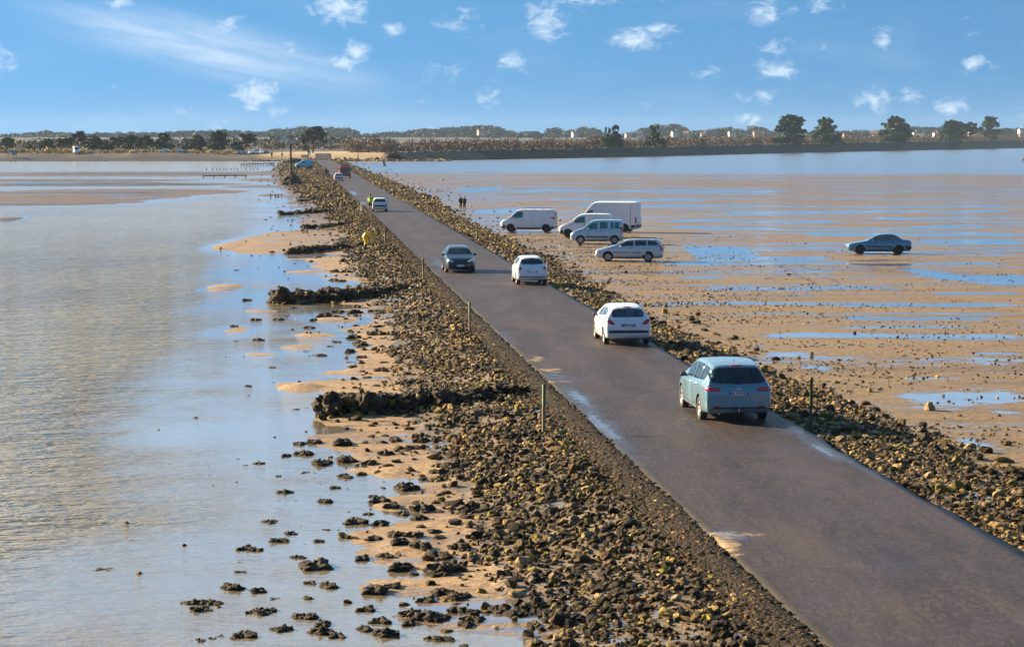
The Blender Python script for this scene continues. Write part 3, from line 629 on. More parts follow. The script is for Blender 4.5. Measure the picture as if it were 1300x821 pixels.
def body_shape(st, sq=0.0, n=64):
    """loft: st = rows (x, zbottom, zbelt, ztop, halfwidth, top halfwidth) from nose to tail"""
    st = np.array(st, float); xs = st[:, 0]
    # sample more densely where the profile is steep
    pl = np.concatenate([[0], np.cumsum(np.hypot(np.diff(xs), np.diff(st[:, 3])))]); s = np.linspace(0, pl[-1], n)
    s = np.unique(np.concatenate([s, pl]))
    t = np.interp(s, pl, xs); t = np.unique(np.round(t, 4))
    c = [smooth_interp(xs, st[:, j], t) for j in range(1, 6)]
    V = []; m = 0
    for i, x in enumerate(t):
        zb, zl, zt, w, wt = [q[i] for q in c]; g = max(zt-zl, 0.015); k_ = min(1, g/0.35)
        wt2 = wt*k_+(w-0.10)*(1-k_)
        half = [(0, zb), (w*0.6, zb), (w-0.10, zb), (w-0.025, zb+0.06), (w, zb+0.20), (w+0.004, zb+(zl-zb)*0.62), (w-0.008, zl-0.06), (w-0.035, zl), 
                (w-0.06+(wt2+0.03-(w-0.06))*0.12, zl+g*0.14), (w-0.06+(wt2+0.02-(w-0.06))*0.55, zl+g*0.52), (wt2+0.02+0.01*sq, zl+g*(0.88+.05*sq)), (wt2-0.05+0.045*sq, zl+g*(0.975+.01*sq)), (wt2*0.72, zl+g*1.005), (wt2*0.36, zl+g*1.02), (0, zl+g*1.025)]
        ring = half+[(-y, z) for y, z in half[-2:0:-1]]
        m = len(ring); V += [(x, y, z) for y, z in ring]
    L = t[-1]; nn = len(t); Fq = []
    for i in range(nn-1):
        for j in range(m):
            Fq.append((i*m+j, i*m+(j+1) % m, (i+1)*m+(j+1) % m, (i+1)*m+j))
    Fc = [tuple(reversed(q)) for q in Fq]
    h = m//2
    for e, base in ((0, 0), (1, (nn-1)*m)):          # end caps as strips between the left and right halves
        for j in range(h):
            a, b_, c_, d_ = base+j, base+j+1, base+(m-j-1) % m, base+(m-j) % m
            q = [a, b_, c_, d_] if j > 0 else [a, b_, c_]
            if j == h-1: q = [a, b_, d_]
            q = list(dict.fromkeys(q)); Fc.append(tuple(q) if e else tuple(reversed(q)))
    return V, Fc, L
class Car:
    def __init__(s, name, st, mat, wheels, r, sq=0.0, rim=None, track=None):
        s.mat = mat
        V, Fc, L = body_shape(st, sq); s.L = L; s.W = max(q[4] for q in st)
        V = [(L/2-x, y, z) for x, y, z in V]            # forward = +X, origin in the middle on the ground
        Fc = [tuple(reversed(f)) for f in Fc]
        me = bpy.data.meshes.new('body'); me.from_pydata(V, [], Fc); bm = bmesh.new(); bm.from_mesh(me); bmesh.ops.recalc_face_normals(bm, faces=bm.faces); bm.to_mesh(me); bm.free()
        me.materials.append(mat); me.materials.append(M_DARK)
        o = bpy.data.objects.new('body', me); COL.objects.link(o)
        md = o.modifiers.new('s', 'SUBSURF'); md.levels = md.render_levels = 1
        me1 = evaluated(o); bm = bmesh.new(); bm.from_mesh(me1); s.bvh = BVHTree.FromBMesh(bm); bm.free()
        wx = [L/2-wheels[0], L/2-wheels[1]]; s.wx = wx; s.r = r
        c = MB(); ty = s.W-0.26
        for x in wx:
            for sg in (1, -1):
                c.lathe([(0.001, ty*sg), (r+0.055, ty*sg), (r+0.055, (s.W+0.2)*sg), (0.001, (s.W+0.2)*sg)], 28, 'Y', (x, 0, r+0.01))
        cm = c.mesh('cut', M_DARK); bm = bmesh.new(); bm.from_mesh(cm); bmesh.ops.remove_doubles(bm, verts=bm.verts, dist=0.002); bmesh.ops.recalc_face_normals(bm, faces=bm.faces); bm.to_mesh(cm); bm.free()
        co = bpy.data.objects.new('cut', cm); COL.objects.link(co)
        o2 = bpy.data.objects.new('t', me1); COL.objects.link(o2)
        b_ = o2.modifiers.new('b', 'BOOLEAN'); b_.operation = 'DIFFERENCE'; b_.object = co; b_.solver = 'EXACT'; b_.material_mode = 'TRANSFER'
        me2 = evaluated(o2)
        if len(me2.polygons) < 100: me2 = me1
        for ob in (o, o2, co): bpy.data.objects.remove(ob)
        me2.polygons.foreach_set('use_smooth', [True]*len(me2.polygons)); me2.name = 'body'
        s.root = empty(name, (0, 0, 0)); s.body = link(bpy.data.objects.new('body', me2), s.root)
        me2.set_sharp_from_angle(angle=R(38))
        # wheels
        rim = rim or M_RIM
        tw = MB(); tp = [(r*0.66, .09), (r*0.90, .10), (r*0.985, .085), (r, .05), (r, -.05), (r*0.985, -.085), (r*0.90, -.10), (r*0.66, -.09)]; tw.lathe(tp, 28); tme = tw.mesh('tyre', M_TYRE, True)
        rm = MB(); rm.lathe([(r*.67, .085), (r*.62, .075), (r*.58, .03), (r*.2, .045), (r*.12, .07), (0.001, .07)], 28); 
        for q in range(5):
            a = q*2*math.pi/5
            rm.box((math.cos(a)*r*.38, .062, math.sin(a)*r*.38), (r*.5, .03, r*.13), ry=-a)
        rm.lathe([(r*.67, .085), (r*.70, .02), (r*.70, -.085)], 28); rme = rm.mesh('rim', rim, True)
        hm = MB(); hm.lathe([(0.001, .02), (r*.56, .02), (r*.56, -.06), (0.001, -.06)], 20); hme = hm.mesh('wheel', M_DARK, True)
        for x in wx:
            for sg in (1, -1):
                wo = link(bpy.data.objects.new('wheel', hme), s.root); wo.location = (x, (s.W-0.115)*sg, r-0.008); wo.rotation_euler = (0, 0, 0 if sg > 0 else math.pi)
                link(bpy.data.objects.new('tyre', tme), wo); link(bpy.data.objects.new('rim', rme), wo)
    def hit(s, side, u, v):
        if side == 'L': o, d = Vector((u, 3, v)), Vector((0, -1, 0))
        elif side == 'R': o, d = Vector((u, -3, v)), Vector((0, 1, 0))
        elif side == 'B': o, d = Vector((-6, u, v)), Vector((1, 0, 0))
        elif side == 'F': o, d = Vector((6, u, v)), Vector((-1, 0, 0))
        else: o, d = Vector((u, v, 4)), Vector((0, 0, -1))
        p, nrm, i, dist = s.bvh.ray_cast(o, d)
        if p is None:
            p, nrm, i, dist = s.bvh.find_nearest(o+d*(4 if side in 'BF' else 2.2)); 
        if nrm.dot(d) > 0: nrm = -nrm
        return p, nrm
    def patch(s, name, side, cols, mat, off=0.006, rows=6, bulge=0.0, parent=None, sub=3):
        """cols = [(u, vlow, vhigh)...]; follows the body skin, its rim sunk just under it"""
        cs = []
        for i in range(len(cols)-1):
            for q in range(sub):
                t = q/sub; cs.append(tuple(a*(1-t)+b*t for a, b in zip(cols[i], cols[i+1])))
        cs.append(cols[-1])
        lerp = lambda a, b, t: tuple(x*(1-t)+y*t for x, y in zip(a, b))      # a hair-thin border so the patch keeps its full size
        cs = [cs[0], lerp(cs[0], cs[1], .06)]+cs[1:-1]+[lerp(cs[-1], cs[-2], .06), cs[-1]]
        vs_ = [0, .03]+[j/rows for j in range(1, rows)]+[.97, 1]; rows = len(vs_)-1; V = []; n = len(cs)
        for i, (u, a, b_) in enumerate(cs):
            for j in range(rows+1):
                v = a+(b_-a)*vs_[j]; p, nr_ = s.hit(side, u, v)
                e = min(i/(n-1), 1-i/(n-1), vs_[j], 1-vs_[j])
                k_ = -0.010 if (i in (0, n-1) or j in (0, rows)) else off+bulge*min(1, e*4)
                V.append(p+nr_*k_)
        Fq = [(i*(rows+1)+j, (i+1)*(rows+1)+j, (i+1)*(rows+1)+j+1, i*(rows+1)+j+1) for i in range(n-1) for j in range(rows)]
        # duplicate the second ring so the visible face is flat up to its border
        me = bpy.data.meshes.new(name); me.from_pydata([tuple(v) for v in V], [], Fq); me.materials.append(mat)
        me.polygons.foreach_set('use_smooth', [True]*len(Fq)); me.update()
        bm = bmesh.new(); bm.from_mesh(me); bmesh.ops.recalc_face_normals(bm, faces=bm.faces); bm.normal_update()
        dirs = {'L': Vector((0,1,0)), 'R': Vector((0,-1,0)), 'B': Vector((-1,0,0)), 'F': Vector((1,0,0)), 'T': Vector((0,0,1))}
        if sum((f.normal.dot(dirs[side]) for f in bm.faces)) < 0: bmesh.ops.reverse_faces(bm, faces=bm.faces)
        bm.to_mesh(me); bm.free()
        return link(bpy.data.objects.new(name, me), parent or s.root)
    def both(s, name, cols, mat, **kw):
        return [s.patch(name, sd, cols, mat, **kw) for sd in 'LR']
    def tail(s, y0, y1, z0, z1, side='B', name='tail_light', mat=None, skew=0.0, **kw):
        for sg in (1, -1):
            s.patch(name, side, sorted([(sg*y0, z0, z1), (sg*(y0+y1)/2, z0+skew*.5, z1+skew*.5), (sg*y1, z0+skew, z1+skew)]), mat or M_RED, rows=5, off=0.012, bulge=0.012, **kw)
    def plate(s, side, z, text, w=0.26, h=0.055, y=0.0):
        p, nr_ = s.hit(side, y, z); sg = -1 if side == 'B' else 1
        mb = MB(); mb.box((p.x+sg*0.02, y, z), (0.012, w*2, h*2)); pl = mb.build('number_plate', M_PLATE, s.root)
        for e in (1, -1):
            mb = MB(); mb.box((p.x+sg*0.0275, y+e*(w-0.025), z), (0.004, 0.045, h*1.95)); mb.build('blue_band', M_BLUEB, pl)
        if text:
            cu_ = bpy.data.curves.new('t', 'FONT'); cu_.body = text; cu_.size = h*2.1; cu_.align_x = 'CENTER'; cu_.align_y = 'CENTER'; cu_.extrude = 0.002; cu_.offset = 0.0015
            to = bpy.data.objects.new('t', cu_); COL.objects.link(to); me = evaluated(to); bpy.data.objects.remove(to)
            wd_ = max(v.co.x for v in me.vertices)-min(v.co.x for v in me.vertices); f = min(1, (w*1.66)/wd_)
            Mx = Matrix(((0,0,sg,p.x+sg*0.029),((-sg if side=='B' else sg)*0,0,0,0),(0,1,0,z),(0,0,0,1)))
            for v in me.vertices:
                x_, y_, z_ = v.co; v.co = (p.x+sg*(0.029+z_), y+sg*x_*f, z+y_)
            me.materials.clear(); me.materials.append(M_INK); link(bpy.data.objects.new('lettering', me), pl)
    def mirror(s, x, z, mat):
        for sg in (1, -1):
            p, nr_ = s.hit('L' if sg > 0 else 'R', x, z); v, f = ico(2); v = v*np.array([.055, .10, .07]); v[:, 0] = np.maximum(v[:, 0], -.03)
            mb = MB(); mb.add([(p.x+a, p.y+sg*0.10+b_, z+.04+c_) for a, b_, c_ in v], [tuple(q) for q in f])
            mb.box((p.x, p.y+sg*.01, z), (.04, .10, .03)); o = mb.build('side_mirror', mat, s.root, True)
            g = MB(); g.box((p.x-.034, p.y+sg*.10, z+.045), (.004, .13, .09)); g.build('mirror_glass', M_GLASS, o)
    def handle(s, x, z, mat, door=None):
        for i, sd in enumerate('LR'):
            s.patch('handle', sd, [(x-.09, z-.018, z+.018), (x+.09, z-.018, z+.018)], mat, off=.022, rows=3, parent=(door[i] if door else None))
    def done(s, px, py, ang, label, cat, z=0.0, group=None, scale=1.0):
        c = P(px, py, z); s.root.location = (c.x, c.y, z); s.root.rotation_euler = (0, 0, ang); s.root.scale = (scale,)*3
        tag(s.root, label, cat, group); return s.root
def at_rear(px, py, ang, L, z=0.0):      # ground pixel under the rear (or nearest) bumper -> centre
    c = P(px, py, z); return (c.x+math.cos(ang)*L/2, c.y+math.sin(ang)*L/2)
def side_glass(car, quads, mat):
    for q in quads: car.both('side_window', q, mat, off=0.004, rows=5)
# --- teal people carrier ------------------------------------------------------------
MPV = [(0.00,.34,.52,.54,.60,.5),(.06,.24,.64,.68,.76,.6),(.25,.20,.76,.84,.86,.7),(.75,.19,.88,.99,.925,.78),(1.15,.19,.96,1.11,.935,.80),(1.45,.19,.98,1.27,.94,.74),(1.95,.19,1.00,1.53,.94,.68),(2.25,.19,1.01,1.605,.94,.665),(2.9,.19,1.03,1.645,.94,.66),(3.7,.20,1.06,1.63,.94,.65),(4.22,.22,1.08,1.575,.935,.63),(4.30,.23,1.07,1.545,.93,.63),(4.50,.25,1.05,1.30,.92,.66),(4.655,.27,1.02,1.08,.90,.72),(4.71,.28,.97,1.00,.885,.76),(4.75,.33,.86,.88,.86,.76),(4.77,.40,.78,.80,.82,.7)]
teal = paint('teal', (0.15, 0.28, 0.35), 0.25, 0.4)
c = Car('people_carrier', MPV, teal, (0.93, 3.78), 0.335)
x_ = lambda v: c.L/2-v
side_glass(c, [[(x_(2.58), 1.07, 1.54), (x_(2.0), 1.05, 1.47), (x_(1.55), 1.03, 1.17)], [(x_(3.48), 1.10, 1.55), (x_(2.64), 1.07, 1.55)], [(x_(4.22), 1.20, 1.38), (x_(4.1), 1.15, 1.50), (x_(3.54), 1.11, 1.55)]], M_GLASS)
c.patch('rear_window', 'B', [(-.76, 1.17, 1.36), (-.72, 1.12, 1.46), (-.55, 1.09, 1.515), (0, 1.07, 1.53), (.55, 1.09, 1.515), (.72, 1.12, 1.46), (.76, 1.17, 1.36)], M_GLASS, off=.008, rows=8)
c.patch('windscreen', 'F', [(-.70, 1.16, 1.36), (-.6, 1.15, 1.50), (0, 1.15, 1.54), (.6, 1.15, 1.50), (.70, 1.16, 1.36)], M_GLASS, off=.006, rows=8)
c.tail(.50, .855, .885, .99, skew=.012)
for sd in 'LR': c.patch('tail_light', sd, [(x_(4.72), .90, 1.01), (x_(4.45), .94, 1.0)], M_RED, off=.010, rows=4)
c.patch('brake_light', 'B', [(-.16, 1.553, 1.572), (.16, 1.553, 1.572)], M_RED, off=.02, rows=2)
bp = c.patch('bumper', 'B', [(-.80, .40, .60), (-.6, .40, .585), (0, .40, .58), (.6, .40, .585), (.80, .40, .60)], teal, off=.035, rows=6)
for sg in (1, -1): c.patch('reflector', 'B', [(sg*.62-.09, .44, .50), (sg*.62+.09, .44, .50)], M_RED, off=.05, rows=3, parent=bp)
c.patch('rear_valance', 'B', [(-.74, .41, .46), (.74, .41, .46)], M_BLACK, off=.04, rows=3)
c.plate('B', .83, 'AJ 929 RL')
p, _ = c.hit('B', 0, .98); mb = MB(); v, f = ico(2); mb.add([tuple(q) for q in v*np.array([.012,.085,.032])+np.array([p.x-.01,0,.955])], [tuple(q) for q in f]); mb.build('badge', M_CHROME, c.root, True)
mb = MB(); mb.tube([(-2.30,0,.36),(-2.44,0,.33),(-2.50,0,.36),(-2.50,0,.47)], .022, 8); v, f = ico(2); mb.add([tuple(q) for q in v*.03+np.array([-2.5,0,.49])], [tuple(q) for q in f]); mb.build('tow_bar', M_CHROME, c.root, True)
mb = MB(); mb.tube([(-2.2,.55,.29),(-2.41,.55,.28)], .03, 10); mb.build('exhaust_pipe', M_CHROME, c.root, True)
dr = c.both('door', [(x_(2.56), .34, .99), (x_(1.50), .34, .97)], teal, off=.004, rows=8); c.handle(x_(2.42), .93, teal, dr)
dr = c.both('door', [(x_(3.35), .52, 1.02), (x_(3.05), .36, 1.01), (x_(2.60), .34, 1.00)], teal, off=.004, rows=8); c.handle(x_(3.28), .96, teal, dr)
c.both('sill_trim', [(x_(3.3), .24, .31), (x_(1.4), .24, .31)], M_BLACK, off=.010, rows=2)
c.mirror(x_(1.62), 1.02, M_BLACK)
c.patch('headlight', 'F', [(.45, .62, .70), (.7, .64, .76)], M_PALE, off=.01, rows=4); c.patch('headlight', 'F', [(-.7, .64, .76), (-.45, .62, .70)], M_PALE, off=.01, rows=4)
mb = MB(); mb.box((-1.62, 0, 1.685), (.05, .03, .05), taper=.4); mb.build('roof_aerial', M_BLACK, c.root)
mb = MB(); mb.tube([(-2.30,-.02,1.10),(-2.235,.22,1.17),(-2.225,.40,1.18)], .009, 6); mb.build('rear_wiper', M_BLACK, c.root)
mb = MB()
for sg in (1, -1): mb.tube([tuple(c.hit('T', x, sg*.60)[0]) for x in (.4, .1, -.3, -.8, -1.2, -1.6)], .014, 6)
mb.build('roof_trim', teal, c.root)
c.root.scale = (1, 1, .97)
X, Y = at_rear(938, 538, RANG, c.L); c.root.location = (X, Y, .02); c.root.rotation_euler = (0, 0, RANG)
tag(c.root, 'teal people carrier driving away, nearest of the cars on the road', 'car')
# --- white hatchback --------------------------------------------------------------
HAT = [(0.00,.32,.48,.50,.55,.45),(.06,.22,.60,.64,.70,.55),(.25,.18,.72,.79,.79,.62),(.70,.17,.83,.93,.85,.70),(1.02,.17,.90,1.03,.865,.74),(1.3,.17,.93,1.18,.87,.68),(1.75,.17,.95,1.39,.87,.60),(2.05,.17,.96,1.445,.87,.575),(2.6,.18,.98,1.465,.87,.57),(3.2,.19,1.0,1.43,.87,.56),(3.50,.20,1.02,1.385,.865,.55),(3.62,.21,1.01,1.32,.86,.55),(3.86,.24,.98,1.02,.845,.60),(3.93,.26,.90,.93,.83,.66),(3.99,.30,.80,.82,.81,.68),(4.03,.38,.68,.70,.76,.62)]
white = paint('white', (0.78, 0.79, 0.80), 0.35, 0.0)
def hatch(name, mat, plate, front=False, glass=None, L=None):
    c = Car(name, HAT, mat, (0.80, 3.34), 0.305); x_ = lambda v: c.L/2-v; g = glass or M_GLASS
    side_glass(c, [[(x_(2.42), 1.02, 1.35), (x_(1.9), 1.0, 1.29), (x_(1.5), .98, 1.10)], [(x_(3.40), 1.12, 1.22), (x_(3.1), 1.05, 1.33), (x_(2.50), 1.03, 1.36)]], g)
    c.patch('rear_window', 'B', [(-.60, 1.07, 1.20), (-.55, 1.035, 1.31), (-.3, 1.03, 1.345), (0, 1.03, 1.355), (.3, 1.03, 1.345), (.55, 1.035, 1.31), (.60, 1.07, 1.20)], g, off=.008, rows=8)
    c.patch('windscreen', 'F', [(-.66, 1.06, 1.18), (-.55, 1.06, 1.34), (0, 1.06, 1.385), (.55, 1.06, 1.34), (.66, 1.06, 1.18)], g, off=.006, rows=8)
    for sg in (1, -1):
        q = sorted([(sg*.50, .78, .80), (sg*.60, .76, .90), (sg*.72, .80, .97), (sg*.79, .86, .98)]); c.patch('tail_light', 'B', q, M_RED, off=.014, rows=5, bulge=.012)
        q = sorted([(sg*.40, .60, .66), (sg*.55, .61, .74), (sg*.74, .66, .80)]); c.patch('headlight', 'F', q, M_PALE, off=.012, rows=5, bulge=.01)
    c.patch('brake_light', 'B', [(-.14, 1.372, 1.392), (.14, 1.372, 1.392)], M_RED, off=.02, rows=2)
    c.patch('bumper_strip', 'B', [(-.745, .465, .555), (-.6, .455, .56), (0, .455, .56), (.6, .455, .56), (.745, .465, .555)], M_BLACK, off=.022, rows=4)
    c.patch('lower_bumper', 'B', [(-.72, .385, .435), (.72, .385, .435)], mat, off=.03, rows=3)
    c.plate('B', .745, plate); c.plate('F', .42, plate)
    c.patch('grille', 'F', [(-.42, .47, .56), (.42, .47, .56)], M_BLACK, off=.01, rows=3)
    p, _ = c.hit('B', 0, .95); mb = MB(); v, f = ico(1); mb.add([tuple(q) for q in v*np.array([.012,.035,.035])+np.array([p.x-.008,0,.93])], [tuple(q) for q in f]); mb.build('badge', M_CHROME, c.root, True)
    dr = c.both('door', [(x_(2.46), .30, .96), (x_(1.30), .30, .92)], mat, off=.004, rows=8); c.handle(x_(2.32), .87, mat, dr)
    c.both('door', [(x_(3.05), .52, .98), (x_(2.85), .33, .97), (x_(2.50), .30, .96)], mat, off=.004, rows=8)
    c.mirror(x_(1.52), .95, mat if front else M_BLACK)
    mb = MB(); mb.tube([(-1.05, 0, 1.46), (-1.25, 0, 1.62)], .006, 5); mb.build('roof_aerial', M_BLACK, c.root)
    mb = MB(); mb.tube([(-1.93,0,1.045),(-1.87,-.30,1.085)], .009, 5); mb.build('rear_wiper', M_BLACK, c.root)
    return c
c = hatch('hatchback', white, 'BM 116 GG', glass=simple('blue_tinted_glass', (0.045, 0.075, 0.10), 0.05, 0, 0, 0.6, 4, 0, 0.7))
X, Y = at_rear(798, 439, RANG, c.L); c.root.location = (X, Y, .02); c.root.rotation_euler = (0, 0, RANG)
tag(c.root, 'white hatchback with black bumper strip driving away, just ahead of the teal people carrier', 'car')
# --- dark oncoming hatchback
dk = paint('dark_blue', (0.012, 0.022, 0.038), 0.25, 0.3)
c = hatch('hatchback', dk, '', True)
c.patch('lower_grille', 'F', [(-.5, .30, .37), (.5, .30, .37)], M_BLACK, off=.012, rows=3)
p = P(585, 347); c.root.location = (p.x-RD.x*-c.L/2, p.y+RD.y*c.L/2, .02); c.root.location = (p.x+RD.x*c.L/2, p.y+RD.y*c.L/2, .02); c.root.rotation_euler = (0, 0, RANG+math.pi)
tag(c.root, 'dark blue hatchback coming towards the viewer with pale headlights', 'car')
# --- round tailed small white car
RND = [(0.00,.32,.48,.52,.50,.4),(.08,.22,.62,.68,.66,.5),(.30,.19,.76,.86,.76,.6),(.70,.18,.88,1.0,.80,.66),(1.0,.18,.94,1.12,.81,.66),(1.45,.18,.97,1.40,.81,.55),(1.8,.18,.98,1.46,.815,.51),(2.4,.18,1.0,1.47,.82,.50),(2.85,.19,1.02,1.40,.82,.49),(3.10,.20,1.02,1.27,.82,.52),(3.35,.22,.98,1.08,.81,.60),(3.50,.25,.92,.95,.79,.64),(3.58,.30,.80,.82,.75,.62),(3.62,.38,.66,.68,.68,.55)]
c = Car('small_car', RND, white, (0.72, 3.0), 0.29); x_ = lambda v: c.L/2-v
side_glass(c, [[(x_(2.75), 1.08, 1.28), (x_(2.3), 1.05, 1.40), (x_(1.6), 1.04, 1.34), (x_(1.25), 1.02, 1.12)]], M_GLASS)
c.patch('rear_window', 'B', [(-.60, 1.10, 1.20), (-.50, 1.07, 1.33), (0, 1.05, 1.38), (.50, 1.07, 1.33), (.60, 1.10, 1.20)], M_GLASS, off=.008, rows=8)
c.patch('windscreen', 'F', [(-.6, 1.15, 1.25), (-.5, 1.14, 1.40), (0, 1.14, 1.43), (.5, 1.14, 1.40), (.6, 1.15, 1.25)], M_GLASS, off=.006, rows=6)
c.tail(.58, .70, .78, .94); c.patch('bumper', 'B', [(-.70, .42, .60), (0, .42, .62), (.70, .42, .60)], white, off=.03, rows=4); c.plate('B', .70, '')
c.patch('lower_trim', 'B', [(-.66, .40, .435), (.66, .40, .435)], M_BLACK, off=.035, rows=2)
dr = c.both('door', [(x_(2.4), .32, 1.0), (x_(1.2), .32, .96)], white, off=.004, rows=8); c.handle(x_(2.25), .90, white, dr); c.mirror(x_(1.35), 1.0, M_BLACK)
for sg in (1, -1): c.patch('headlight', 'F', sorted([(sg*.42, .60, .72), (sg*.62, .62, .76)]), M_PALE, off=.01, rows=4)
X, Y = at_rear(676, 362, RANG, c.L); c.root.location = (X, Y, .02); c.root.rotation_euler = (0, 0, RANG)
tag(c.root, 'small white rounded car between the oncoming dark car and the white hatchback', 'car')
# --- white car with dark band by the cyclist
CL2 = [(0.00,.32,.48,.52,.50,.4),(.08,.22,.62,.68,.66,.5),(.30,.19,.76,.84,.76,.6),(.75,.18,.86,.97,.80,.66),(1.05,.18,.90,1.06,.81,.66),(1.55,.18,.93,1.36,.81,.60),(1.9,.18,.94,1.41,.815,.58),(2.6,.18,.96,1.42,.82,.57),(3.2,.19,.97,1.38,.82,.56),(3.40,.20,.96,1.28,.82,.57),(3.62,.22,.94,.98,.81,.62),(3.70,.25,.88,.90,.79,.64),(3.75,.30,.72,.74,.75,.62),(3.78,.38,.60,.62,.70,.55)]
c = Car('small_car', CL2, white, (0.74, 3.2), 0.28); x_ = lambda v: c.L/2-v
side_glass(c, [[(x_(3.1), 1.06, 1.24), (x_(2.4), 1.0, 1.33), (x_(1.7), .98, 1.27), (x_(1.35), .97, 1.08)]], M_GLASS)
c.patch('rear_window', 'B', [(-.60, 1.03, 1.16), (-.54, 1.0, 1.30), (0, 1.0, 1.34), (.54, 1.0, 1.30), (.60, 1.03, 1.16)], M_GLASS, off=.008, rows=8)
c.patch('windscreen', 'F', [(-.6, 1.09, 1.20), (-.5, 1.08, 1.33), (0, 1.08, 1.36), (.5, 1.08, 1.33), (.6, 1.09, 1.20)], M_GLASS, off=.006, rows=6)
c.patch('bumper_strip', 'B', [(-.73, .52, .66), (0, .52, .67), (.73, .52, .66)], M_BLACK, off=.03, rows=4); c.tail(.60, .73, .72, .88); c.plate('B', .78, '')
dr = c.both('door', [(x_(2.5), .32, .95), (x_(1.25), .32, .92)], white, off=.004, rows=8); c.mirror(x_(1.45), .95, M_BLACK)
X, Y = at_rear(482.5, 269, RANG, c.L); c.root.location = (X, Y, .02); c.root.rotation_euler = (0, 0, RANG)
tag(c.root, 'small white car with dark bumper strip driving away beside the cyclist in the yellow jacket', 'car')
clio = c
c2 = copy_tree(c.root); silver = paint('silver', (0.50, 0.53, 0.55), 0.3, 0.4)
X, Y = at_rear(430, 230.3, RANG, 3.78); c2.location = (X, Y, .02)
tag(c2, 'small silver car on the road just in front of the red truck', 'car')
# --- estate car
EST = [(0.00,.32,.50,.54,.55,.45),(.08,.22,.62,.68,.72,.55),(.30,.19,.72,.80,.81,.62),(.85,.18,.83,.93,.855,.72),(1.20,.18,.90,1.02,.86,.74),(1.6,.18,.93,1.20,.865,.68),(2.05,.18,.94,1.40,.865,.61),(2.35,.18,.95,1.445,.865,.59),(3.0,.18,.96,1.47,.865,.585),(3.8,.19,.97,1.45,.865,.58),(4.10,.20,.97,1.42,.86,.575),(4.20,.21,.96,1.34,.86,.58),(4.38,.24,.94,1.00,.85,.64),(4.44,.28,.86,.88,.84,.66),(4.47,.36,.66,.68,.78,.6)]
blue_silver = paint('pale_blue_silver', (0.46, 0.55, 0.63), 0.25, 0.3)
def estate(px, py, ang, label):
    c = Car('estate_car', EST, blue_silver, (0.87, 3.50), 0.31); x_ = lambda v: c.L/2-v
    side_glass(c, [[(x_(2.55), 1.02, 1.34), (x_(2.1), 1.0, 1.30), (x_(1.65), .98, 1.08)], [(x_(3.38), 1.04, 1.36), (x_(2.63), 1.02, 1.35)], [(x_(4.14), 1.08, 1.18), (x_(3.95), 1.05, 1.34), (x_(3.46), 1.04, 1.36)]], M_GLASS)
    c.patch('windscreen', 'F', [(-.68, 1.05, 1.16), (-.56, 1.05, 1.34), (0, 1.05, 1.39), (.56, 1.05, 1.34), (.68, 1.05, 1.16)], M_GLASS, off=.006, rows=8)
    c.patch('rear_window', 'B', [(-.60, 1.04, 1.2), (-.52, 1.02, 1.33), (0, 1.02, 1.36), (.52, 1.02, 1.33), (.60, 1.04, 1.2)], M_GLASS, off=.006, rows=8)
    c.both('side_moulding', [(x_(3.15), .565, .62), (x_(1.2), .565, .62)], M_BLACK, off=.014, rows=2)
    c.both('sill_trim', [(x_(3.1), .22, .28), (x_(1.3), .22, .28)], M_BLACK, off=.012, rows=2)
    for sg in (1, -1):
        c.patch('headlight', 'F', sorted([(sg*.40, .58, .70), (sg*.60, .60, .74), (sg*.76, .62, .74)]), M_PALE, off=.012, rows=4, bulge=.01)
    c.tail(.70, .80, .62, 1.05)
    for sd in 'LR': c.patch('tail_light', sd, [(x_(4.44), .72, .92), (x_(4.30), .76, 1.08)], M_RED, off=.012, rows=4)
    for i, (a, b_) in enumerate(((1.35, 2.56), (2.60, 3.36))):
        dr = c.both('door', [(x_(b_), .30 if i == 0 else .46, .97), (x_(a+.25), .30, .96), (x_(a), .30, .92)], blue_silver, off=.004, rows=8); c.handle(x_(b_-.14), .86, M_BLACK, dr)
    c.plate('F', .38, ''); c.plate('B', .72, ''); c.mirror(x_(1.72), .96, blue_silver)
    mb = MB()
    for sg in (1, -1): mb.tube([(x_(2.3), sg*.60, 1.47), (x_(2.5), sg*.60, 1.51), (x_(3.9), sg*.59, 1.50), (x_(4.05), sg*.59, 1.44)], .02, 6)
    mb.build('roof_rail', M_BLACK, c.root); c.patch('bumper', 'F', [(-.7, .34, .44), (0, .34, .44), (.7, .34, .44)], blue_silver, off=.03, rows=3)
    return c.done(px, py, ang, label, 'car', WZ+.12)
estate(799, 331.0, R(180-6), 'pale blue estate car with black side moulding, parked on the sand nearest the road')
# --- saloon on the flats
SAL = [(0.00,.34,.52,.56,.58,.45),(.06,.26,.62,.67,.74,.55),(.30,.19,.68,.76,.81,.62),(.9,.18,.78,.86,.845,.72),(1.30,.18,.84,.94,.85,.74),(1.65,.18,.87,1.12,.855,.68),(2.05,.18,.88,1.33,.855,.60),(2.35,.18,.89,1.39,.855,.575),(2.9,.18,.90,1.405,.855,.57),(3.25,.18,.91,1.36,.855,.56),(3.55,.19,.92,1.19,.855,.60),(3.85,.20,.93,1.015,.85,.68),(4.25,.22,.92,.98,.84,.70),(4.36,.26,.86,.90,.82,.68),(4.41,.36,.68,.70,.76,.6)]
sal_blue = paint('steel_blue', (0.09, 0.24, 0.37), 0.3, 0.45)
c = Car('saloon_car', SAL, sal_blue, (0.86, 3.53), 0.30, rim=M_STEEL); x_ = lambda v: c.L/2-v
side_glass(c, [[(x_(2.48), .97, 1.30), (x_(2.1), .96, 1.26), (x_(1.68), .94, 1.02)], [(x_(3.45), 1.0, 1.12), (x_(3.15), .98, 1.27), (x_(2.56), .97, 1.31)]], simple('hazy_glass', (0.13, 0.12, 0.11), .06, 0, 0, .5, 5, 0, .7))
